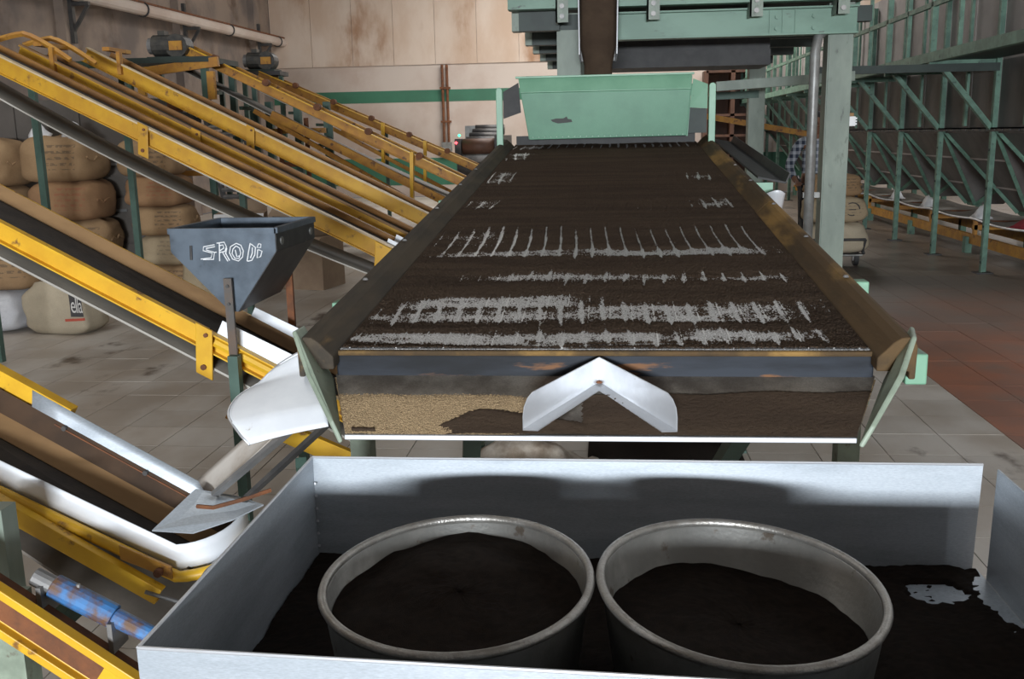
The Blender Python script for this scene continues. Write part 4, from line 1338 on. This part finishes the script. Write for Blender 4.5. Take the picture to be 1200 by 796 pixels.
# dark roller machine far behind on the left
rm = thing('roller_machine', 'dark machine with a bank of brown rollers and signal lamps by the back wall', 'machine', (-2.4, 18, 0))
MB().bx(-2.75, -1.95, 18.0, 20.0, 0, 1.1).build('body', 'steel_dark', rm)
for i in range(5):
    y_, z_ = 17.95 + i * .45, 1.36 + i * .075
    MB().tube([(-2.62, y_, z_), (-2.05, y_, z_)], .14 if i == 0 else .10, 16).build('roller', 'wood_brown' if i == 0 else 'steel_dark', rm, smooth=True)
MB().bx(-2.75, -2.64, 17.8, 19.9, 1.1, 1.5).build('side_plate', 'steel_dark', rm)
MB().bx(-2.03, -1.92, 17.8, 19.9, 1.1, 1.55).build('side_plate', 'steel_dark', rm)
MB().bx(-2.6, -2.05, 17.75, 17.8, 1.08, 1.2).build('front_tray', 'steel_mid', rm)
MB().bx(-2.9, -2.3, 20.2, 20.3, 1.1, 1.75).build('control_cabinet', 'grey_pipe', rm)
MB().lathe([(0, -.03), (.03, 0), (0, .03)], 8, (-2.66, 17.78, 1.56)).build('signal_lamp', 'led_green', rm)
MB().lathe([(0, -.03), (.03, 0), (0, .03)], 8, (-2.72, 17.78, 1.43)).build('signal_lamp', 'led_red', rm)

# ------------------------------------------------------------------ overhead platform and chute
op_ = thing('overhead_platform', 'green steel platform on columns above the sieve head', 'platform', (.5, 9.8, 0))
for x, y, m_ in ((1.662, 7.62, 'green_col'), (1.64, 11.5, 'green_col'), (-.297, 7.75, 'green_col'), (-.297, 11.5, 'green_col')):
    c = MB()
    for dx in (-.083, .083):
        c.bx(x + dx - .006, x + dx + .006, y - .08, y + .08, 0, 2.43)
    c.bx(x - .08, x + .08, y - .088, y - .076, 0, 2.43)
    c.build('column', m_, op_)
    MB().bx(x - .14, x + .14, y - .14, y + .14, 0, .015).build('foot_plate', 'green_dark', op_)
mb = MB()
mb.bx(.06, 1.76, 7.50, 7.51, 2.215, 2.40).bx(.06, 1.76, 7.44, 7.57, 2.39, 2.402).bx(.06, 1.76, 7.44, 7.57, 2.21, 2.222)
main = mb.build('main_beam', 'green_beam', op_)
for x in (1.33, 1.15, 1.24):
    MB().bx(x - .004, x + .004, 7.485, 7.5, 2.225, 2.39).build('stiffener', 'green_beam', main)
for x in (1.20, 1.46):
    for z in (2.26, 2.34):
        MB().tube([(x, 7.48, z), (x, 7.5, z)], .016, 8).build('bolt', 'green_beam', main)
MB().bx(-.72, 2.02, 7.34, 7.46, 2.43, 2.50).build('edge_beam', 'green_beam', op_)
for x in (.315, 1.03, 1.62, -.33):
    b = MB().bx(x - .045, x + .045, 7.32, 7.335, 2.33, 2.56).bx(x - .045, x - .033, 7.32, 7.46, 2.33, 2.56).build('clip', 'green_col', op_)
    for z in (2.37, 2.44):
        MB().tube([(x, 7.305, z), (x, 7.32, z)], .018, 8).build('bolt', 'steel_mid', b)
for i, y in enumerate((7.7, 8.9, 9.8, 10.8, 12.1)):
    MB().bx(-.66, 1.9, y - .05, y + .05, 2.31, 2.42).build('floor_beam', 'green_dark', op_)  # near-black green puts the under-platform shade into the colour
    MB().bx(-.72, -.66, y - .07, y + .07, 2.31, 2.55).build('end_plate', 'green_col', op_)
MB().bx(-.70, 1.95, 7.4, 12.3, 2.52, 2.56).build('deck_plate', 'green_dark', op_)
MB().bx(-.66, -.36, 7.55, 7.6, 2.30, 2.44).build('end_panel', 'green_dark', op_)
MB().bx(-.66, -.37, 7.5, 7.55, 2.50, 2.7).build('kick_board', 'wood_brown', op_)
MB().bx(-.02, 1.32, 8.5, 9.1, 2.075, 2.2).bx(-.02, 1.32, 8.55, 9.05, 2.2, 2.305).build('duct', 'rubber', op_)
MB().beam((1.0, 9.6, 1.955), (2.25, 9.6, 2.02), .09, .085).build('tie_beam', 'green_col', op_)
MB().beam((1.15, 11.45, 1.93), (1.66, 11.45, 1.94), .08, .08).build('tie_beam', 'green_leg', op_)
MB().tube([(1.478, 7.5, 0), (1.478, 7.5, 2.1), (1.50, 7.52, 2.2), (1.56, 7.55, 2.25)], .036, 10).build('conduit', 'grey_pipe', op_, smooth=True)
MB().bx(1.44, 1.56, 7.53, 7.56, 1.05, 1.09).build('conduit_clip', 'grey_pipe', op_)
sw = thing('switch_box', 'small white switch box fixed to the green column', 'switch', (1.775, 7.62, 1.55))
MB().bx(1.753, 1.80, 7.56, 7.66, 1.565, 1.635).build('box', 'switch_white', sw, bevel=.004)
for z in (1.58, 1.60, 1.62):
    MB().bx(1.80, 1.812, 7.57, 7.65, z - .006, z + .006).build('terminal', 'switch_white', sw)
MB().bx(1.75, 1.79, 7.58, 7.64, 1.637, 1.66).build('cover', 'skirt_tan', sw)

ch = thing('tea_chute', 'steel drop chute pouring dark tea into the feed hopper', 'chute', (-.07, 7.2, 1.95))
def chp(x, dy, z):
    return V((-.072 + x, 7.13 + dy + (z - 2.0) * .12, z))
MB().panel([chp(-.125, .10, 2.05), chp(.118, .10, 2.05), chp(.14, .10, 3.1), chp(-.14, .10, 3.1)], .006).build('back_sheet', 'steel_mid', ch)
for g in (-1, 1):
    MB().panel([chp(g * .125, .10, 2.06), chp(g * .13, 0, 2.10), chp(g * .145, 0, 3.1), chp(g * .14, .10, 3.1)], .006).build('side_sheet', 'alu_worn', ch)
    MB().tube([chp(g * .122, .09, 2.05), chp(g * .13, 0, 2.09), chp(g * .145, 0, 3.1)], .006, 6).build('bead', 'alu_bright', ch)
MB().grid(lambda a, b: chp((a - .5) * (.19 + .06 * min(1, max(0, b * 8 - .6))), .04 - .05 * math.sin(PI * a) + .01 * noise.noise(V((a * 4, b * 20, 0))), 1.93 + 1.15 * b), 10, 40).build('falling_tea', 'tea_deck', ch, smooth=True, solid=.01)

# ------------------------------------------------------------------ storage bins on the right
RX, SP = 4.0, 1.66
Y0R = 9.24
NB = 10
words = ['nearest', 'second nearest', 'third nearest', 'fourth nearest', 'fifth nearest', 'sixth nearest', 'seventh nearest', 'eighth nearest', 'ninth nearest', 'farthest']
proto = None

def build_bin():
    t = thing('storage_bin', '', 'bin', (RX, Y0R, 0), 'tea storage bins in a row')
    y0_, y1_ = Y0R, Y0R + SP
    def part(mb, name, m_):
        return mb.build(name, m_, t)
    # post and stud (angle section with bolts) at the far end of the bay
    for y in (y1_,):
        mb = MB().bx(RX - .04, RX + .03, y - .008, y + .004, 0, 3.3).bx(RX - .04, RX - .03, y - .06, y + .004, 0, 3.3)
        p = part(mb, 'post', 'green_rack')
        for z in (.12, .5, .9, 1.3):
            MB().tube([(RX - .048, y - .03, z), (RX - .04, y - .03, z)], .014, 6).build('bolt', 'green_dark', p)
        part(MB().bx(RX - .09, RX + .08, y - .09, y + .07, 0, .012), 'foot_plate', 'steel_dark')
    part(MB().bx(RX - .03, RX, (y0_ + y1_) / 2 - .03, (y0_ + y1_) / 2 + .03, 1.55, 3.3), 'stud', 'green_rack')
    # strut, outrigger, hand rail post
    part(MB().beam((RX - .03, y1_, 1.52), (3.36, y1_, 2.24), .05, .07, up=(0, 1, 0)), 'strut', 'green_rack')
    part(MB().beam((3.33, y1_, 2.19), (RX, y1_, 2.19), .05, .06), 'outrigger', 'green_rack')
    part(MB().bx(3.30, 3.36, y1_ - .03, y1_ + .03, 2.15, 3.3), 'rail_post', 'green_rack')
    part(MB().bx(3.30, 3.34, (y0_ + y1_) / 2 - .02, (y0_ + y1_) / 2 + .02, 2.2, 3.3), 'rail_post', 'green_rack')
    # bin wall
    for k in range(2):
        a, b = y0_ + .01 + k * SP / 2, y0_ - .01 + (k + 1) * SP / 2
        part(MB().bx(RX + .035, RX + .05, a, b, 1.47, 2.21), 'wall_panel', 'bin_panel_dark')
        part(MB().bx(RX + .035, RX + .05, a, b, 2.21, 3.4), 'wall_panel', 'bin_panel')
    part(MB().bx(RX - .01, RX + .03, y0_, y1_, 2.36, 2.42), 'wall_rail', 'green_rack')
    # funnel below
    ym = (y0_ + y1_) / 2
    T = [V((RX + .05, y0_ + .02, 1.50)), V((RX + .05, y1_ - .02, 1.50)), V((5.7, y1_ - .02, 1.50)), V((5.7, y0_ + .02, 1.50))]
    B = [V((4.72, ym - .15, .56)), V((4.72, ym + .15, .56)), V((5.05, ym + .15, .56)), V((5.05, ym - .15, .56))]
    for i in range(4):
        j = (i + 1) % 4
        part(MB().panel([T[i], T[j], B[j], B[i]], .006), 'funnel_panel', 'bin_panel_dark')
    for i in range(2):
        part(MB().beam(T[i] + V((-.02, 0, 0)), B[i] + V((-.02, 0, 0)), .05, .012, up=(0, 1, 0)), 'funnel_angle', 'green_rack')
    part(MB().beam(B[0], B[1], .03, .05), 'outlet_lip', 'green_rack')
    # rib halfway down the front of the funnel, hangers
    for f_ in (.35, .7):
        part(MB().beam(T[0].lerp(B[0], f_) + V((-.012, 0, 0)), T[1].lerp(B[1], f_) + V((-.012, 0, 0)), .01, .02), 'rib', 'bin_panel')
    for q in (0, 1):
        part(MB().beam(B[q] + V((0, 0, .0)), V((4.9, (y0_ if q == 0 else y1_), .95)), .04, .04), 'brace', 'green_rack')
    part(MB().bx(5.66, 5.74, y1_ - .03, y1_ + .03, 0, 3.3), 'post', 'green_rack')
    return t

proto = build_bin()
for i in range(NB):
    lab = ('%s grey tea storage bin with green frame in the right row' % words[i])
    if i == 0:
        t = proto
    else:
        t = proto.copy(); C.objects.link(t)
        t.location = proto.location + V((0, SP * i, 0))
        for chd in list(proto.children):
            c = chd.copy(); C.objects.link(c); c.parent = t
            for g2 in list(chd.children):
                d_ = g2.copy(); C.objects.link(d_); d_.parent = c
    t['label'] = lab
YE = Y0R + SP * NB
wk = thing('walkway', 'dark overhead walkway with green edge beam along the bins', 'walkway', (3.65, 17, 2.2))
MB().bx(3.37, 3.98, 8.0, YE, 2.225, 2.25).build('deck', 'green_dark', wk)
MB().bx(3.29, 3.37, 8.0, YE, 2.20, 2.30).build('edge_beam', 'green_rack', wk)
for z in (2.75, 3.2):
    MB().bx(3.30, 3.34, 8.0, YE, z, z + .05).build('hand_rail', 'green_rack', wk)
br = thing('rack_angle', 'long bolted steel angle along the tops of the funnels', 'beam', (4.0, 17, 1.5))
MB().bx(RX - .05, RX + .06, 8.3, YE, 1.515, 1.53).bx(RX - .05, RX - .042, 8.3, YE, 1.49, 1.53).build('angle', 'steel_dark', br)
for i in range(40):
    y = 9.3 + i * .207
    MB().bx(RX - .058, RX - .05, y - .015, y + .015, 1.495, 1.515).build('bolt', 'steel_dark', br)
MB().bx(2.1, 3.99, 10.83, 10.9, 2.10, 2.18).build('cross_tie', 'green_dark', br)
# belt below the bins
bc = thing('bin_conveyor', 'low yellow framed conveyor with wavy pale belt beneath the bins', 'conveyor', (4.8, 16, 0))
def wav(a, b):
    y = 8.5 + 16.0 * a
    return V((4.45 + .75 * b, y, .44 - .03 * abs(math.sin(PI * (y - 9.24) / 1.66)) - .05 * math.sin(PI * b)))
MB().grid(wav, 120, 6).build('belt', 'belt', bc, smooth=True, solid=.008)
MB().tube([wav(i / 120, 0) for i in range(121)], .014, 6).build('belt_edge', 'alu_bright', bc)
MB().bx(4.46, 4.50, 8.5, 24.5, .12, .24).build('side_beam', 'yellow_old', bc)
MB().bx(5.15, 5.19, 8.5, 24.5, .12, .24).build('side_beam', 'yellow_old', bc)
for i in range(10):
    y = 9.24 + SP * i
    MB().bx(4.45, 5.2, y - .03, y + .03, .30, .36).bx(4.46, 4.5, y - .03, y + .03, .24, .42).build('roller_frame', 'yellow_old', bc)
    MB().tube([(4.5, y, .38), (5.15, y, .38)], .03, 8).build('roller', 'rust', bc)
for i in range(7):
    y = 10.4 + 2.33 * i
    MB().bx(4.42, 4.50, y - .05, y + .05, 0, .2).build('leg', 'green_rack', bc)
    MB().bx(5.15, 5.23, y - .05, y + .05, 0, .2).build('leg', 'green_rack', bc)
tag(MB().grid(lambda a, b: V((4.55 + .55 * a, 10.9 + .9 * b, .40 + .22 * math.sin(PI * a) ** .7 * math.sin(PI * b) ** .8 + .03 * noise.noise(V((a * 5, b * 5, 2))))), 16, 16).build('red_cloth', 'red_cloth', smooth=True, solid=.01), 'red cloth heaped on the belt under the nearest bin', 'cloth')
for k, (x, y, lab) in enumerate(((4.7, 13.0, 'white paper scrap on the bin conveyor near the red cloth'), (4.7, 15.1, 'small white paper scrap farther along the bin conveyor'), (4.75, 16.9, 'farthest pale paper scrap on the bin conveyor'))):
    tag(MB().grid(lambda a, b: V((x + .2 * (a - .5), y + .25 * (b - .5), .40 + .16 * math.sin(PI * a) * math.sin(PI * b) + .03 * noise.noise(V((a * 6, b * 6, k))))), 10, 10).build('paper_scrap', 'white_plastic', smooth=True, solid=.006), lab, 'paper')
# wooden shelving far behind right of the hopper
sh = thing('wooden_shelf', 'dark brown wooden shelving against the back wall right of the hopper', 'shelf', (3.0, 25.6, 0))
for x in (2.4, 3.05, 3.7):
    MB().bx(x - .05, x + .05, 25.3, 25.9, 0, 3.0).build('upright', 'wood_brown', sh)
for z in (.3, .9, 1.4, 1.9, 2.4, 2.95):
    MB().bx(2.4, 3.7, 25.3, 25.9, z, z + .06).build('board', 'wood_brown', sh)
MB().bx(2.4, 3.7, 25.88, 25.95, 0, 3.0).build('back_board', 'wood_brown', sh)
yb = thing('far_conveyor_beam', 'thin yellow conveyor beam crossing behind the green column', 'beam', (3.0, 19, 0))
MB().beam((1.6, 19, 1.86), (4.0, 19, 1.40), .1, .10).build('beam', 'yellow_old', yb)
for x in (1.8, 3.8):
    MB().bx(x - .04, x + .04, 18.96, 19.04, 0, 1.4).build('leg', 'green_leg', yb)

# ------------------------------------------------------------------ hand truck with sacks, person
ht = thing('hand_truck', 'black two-wheeled hand truck loaded with sacks beside the green column', 'trolley', (2.55, 11.55, 0))
for x in (2.24, 2.88):
    MB().tube([(x, 11.42, .16), (x, 11.75, .30), (x, 11.95, .95), (x, 12.05, 1.0)], .018, 8).build('side_bar', 'steel_dark', ht, smooth=True)
for z, y in ((.28, 11.72), (.55, 11.82), (.85, 11.92)):
    MB().tube([(2.24, y, z), (2.88, y, z)], .014, 8).build('cross_bar', 'steel_dark', ht)
MB().tube([(2.24, 11.36, .32), (2.88, 11.36, .32)], .016, 8).build('front_bar', 'steel_dark', ht)
MB().tube([(2.24, 11.36, .32), (2.26, 11.42, .14), (2.86, 11.42, .14), (2.88, 11.36, .32)], .016, 8).build('toe_frame', 'steel_dark', ht)
MB().bx(2.26, 2.86, 11.38, 11.7, .135, .15).build('toe_plate', 'alu_worn', ht)
for x in (2.28, 2.84):
    w_ = MB().tube([(x - .025, 11.62, .085), (x + .025, 11.62, .085)], .085, 16).build('wheel', 'rubber', ht)
    MB().tube([(x - .03, 11.62, .085), (x + .03, 11.62, .085)], .035, 10).build('hub', 'white_plastic', w_)
G2 = 'sacks on the hand truck'
sack((2.57, 11.55, .152), .70, .40, .36, 'sack_beige', 'pale beige sack at the bottom of the hand truck load', 61, group=G2)
s2 = sack((2.56, 11.57, .50), .68, .40, .30, 'jute_pale', 'middle sack on the hand truck with a dark ring mark', 62, group=G2)
sack((2.54, 11.60, .79), .60, .38, .26, 'jute', 'brown jute sack on top of the hand truck load', 63, group=G2)
rg = MB().tube([V((.14 + .085 * math.cos(a), -.196, .16 + .07 * math.sin(a))) for a in [k * PI / 10 for k in range(17)]], .008, 5)
rg.tube([V((.10 + .02 * k, -.2, .155)) for k in range(5)], .006, 5)
me = rg.mesh('ring_mark'); me.materials.append(M['print_dark'])
o = bpy.data.objects.new('ring_mark', me); C.objects.link(o); o.parent = s2


def skin(name, pts, edges, m_, parent, root=0, sub=2):
    me = bpy.data.meshes.new(name)
    off = wloc(parent)
    me.from_pydata([V(p[:3]) - off for p in pts], edges, [])
    o = bpy.data.objects.new(name, me)
    C.objects.link(o)
    o.parent = parent
    md = o.modifiers.new('skin', 'SKIN')
    md.use_smooth_shade = True
    for i, p in enumerate(pts):
        sv = me.skin_vertices[0].data[i]
        rr = p[3]
        sv.radius = (rr[0], rr[1]) if isinstance(rr, tuple) else (rr, rr)
        sv.use_root = (i == root)
    s_ = o.modifiers.new('sub', 'SUBSURF')
    s_.levels = sub
    s_.render_levels = sub
    me.materials.append(M[m_])
    return o


px_, py_ = 2.45, 12.22
pe = thing('person', 'person in a blue and white plaid shirt pushing the hand truck behind the column', 'person', (px_, py_, 0))
def q(dx, dy, z, r):
    return (px_ + dx, py_ + dy, z, r)
body = [q(0, 0, .92, (.14, .10)), q(0, 0, 1.10, (.135, .095)), q(0, -.01, 1.30, (.15, .10)), q(0, 0, 1.40, (.10, .08)), q(0, -.01, 1.48, (.05, .05)), q(0, -.03, 1.56, (.07, .08)), q(0, -.03, 1.66, (.075, .09)), q(0, -.02, 1.72, (.05, .06)),
        q(-.09, 0, .84, .085), q(-.10, -.02, .48, .058), q(-.10, .02, .10, .042), q(-.11, -.14, .035, .035),
        q(.09, 0, .84, .085), q(.10, .04, .48, .058), q(.10, .12, .10, .042), q(.11, -.02, .035, .035),
        q(-.18, 0, 1.38, .06), q(-.30, -.03, 1.12, .045), q(-.25, -.22, .95, .032), q(-.235, -.27, .93, (.034, .02)),
        q(.18, 0, 1.38, .06), q(.29, -.03, 1.12, .045), q(.34, -.20, .97, .032), q(.385, -.23, .97, (.034, .02))]
edges = [(0, 1), (1, 2), (2, 3), (3, 4), (4, 5), (5, 6), (6, 7), (0, 8), (8, 9), (9, 10), (10, 11), (0, 12), (12, 13), (13, 14), (14, 15), (3, 16), (16, 17), (17, 18), (18, 19), (3, 20), (20, 21), (21, 22), (22, 23)]
# five fingers on each hand, curled round the handle
for base, g in ((19, 1), (23, -1)):
    bxp = body[base]
    for k, ln in enumerate((.055, .062, .058, .045)):
        i0 = len(body)
        ox = (-.027 + .018 * k)
        body.append((bxp[0] + ox, bxp[1] - .035, bxp[2] + .005, .009))
        body.append((bxp[0] + ox, bxp[1] - .035 - ln * .5, bxp[2] - .008, .0085))
        body.append((bxp[0] + ox, bxp[1] - .03 - ln * .55, bxp[2] - .035, .008))
        edges += [(base, i0), (i0, i0 + 1), (i0 + 1, i0 + 2)]
    i0 = len(body)
    body.append((bxp[0] + g * .035, bxp[1] - .005, bxp[2], .010))
    body.append((bxp[0] + g * .045, bxp[1] - .035, bxp[2] - .02, .009))
    edges += [(base, i0), (i0, i0 + 1)]
skin('body', body, edges, 'skin', pe)
shirt = [q(0, 0, .90, (.155, .115)), q(0, 0, 1.08, (.15, .11)), q(0, -.01, 1.30, (.165, .115)), q(0, 0, 1.41, (.105, .085)),
         q(-.18, 0, 1.385, .072), q(-.30, -.03, 1.12, .057), q(-.262, -.19, .975, .043), q(.18, 0, 1.385, .072), q(.29, -.03, 1.12, .057), q(.33, -.17, .985, .043)]
skin('shirt', shirt, [(0, 1), (1, 2), (2, 3), (3, 4), (4, 5), (5, 6), (3, 7), (7, 8), (8, 9)], 'plaid', pe)
tro = [q(0, 0, .93, (.15, .11)), q(-.09, 0, .84, .10), q(-.10, -.02, .48, .072), q(-.10, .02, .09, .058), q(.09, 0, .84, .10), q(.10, .04, .48, .072), q(.10, .12, .09, .058)]
skin('trousers', tro, [(0, 1), (1, 2), (2, 3), (0, 4), (4, 5), (5, 6)], 'trouser', pe)
hr = MB().grid(lambda a, b: V((px_ + .092 * math.cos(2 * PI * a) * math.cos(b * PI / 2), py_ - .01 + .105 * math.sin(2 * PI * a) * math.cos(b * PI / 2) + .015, 1.655 + .11 * math.sin(b * PI / 2) - .03 * max(0, math.sin(2 * PI * a)))), 20, 8)
hr.build('hair', 'hair', pe, smooth=True)
fc_ = MB()
for dx in (-.03, .03):
    fc_.lathe([(0, -.008), (.009, -.004), (.009, .004), (0, .008)], 8, (px_ + dx, py_ - .128, 1.635))
fc_.build('eyes', 'hair', pe)
MB().add([V((px_ - .012, py_ - .125, 1.60)), V((px_ + .012, py_ - .125, 1.60)), V((px_, py_ - .15, 1.603)), V((px_, py_ - .122, 1.645))], [(0, 1, 2), (1, 3, 2), (0, 2, 3)]).build('nose', 'skin', pe)
MB().box((px_, py_ - .122, 1.575), (.04, .008, .008)).build('mouth', 'rust', pe)
for dx in (-.085, .085):
    MB().lathe([(0, -.03), (.012, -.012), (.014, .012), (0, .03)], 8, (px_ + dx, py_ - .03, 1.62)).build('ear', 'skin', pe, smooth=True)
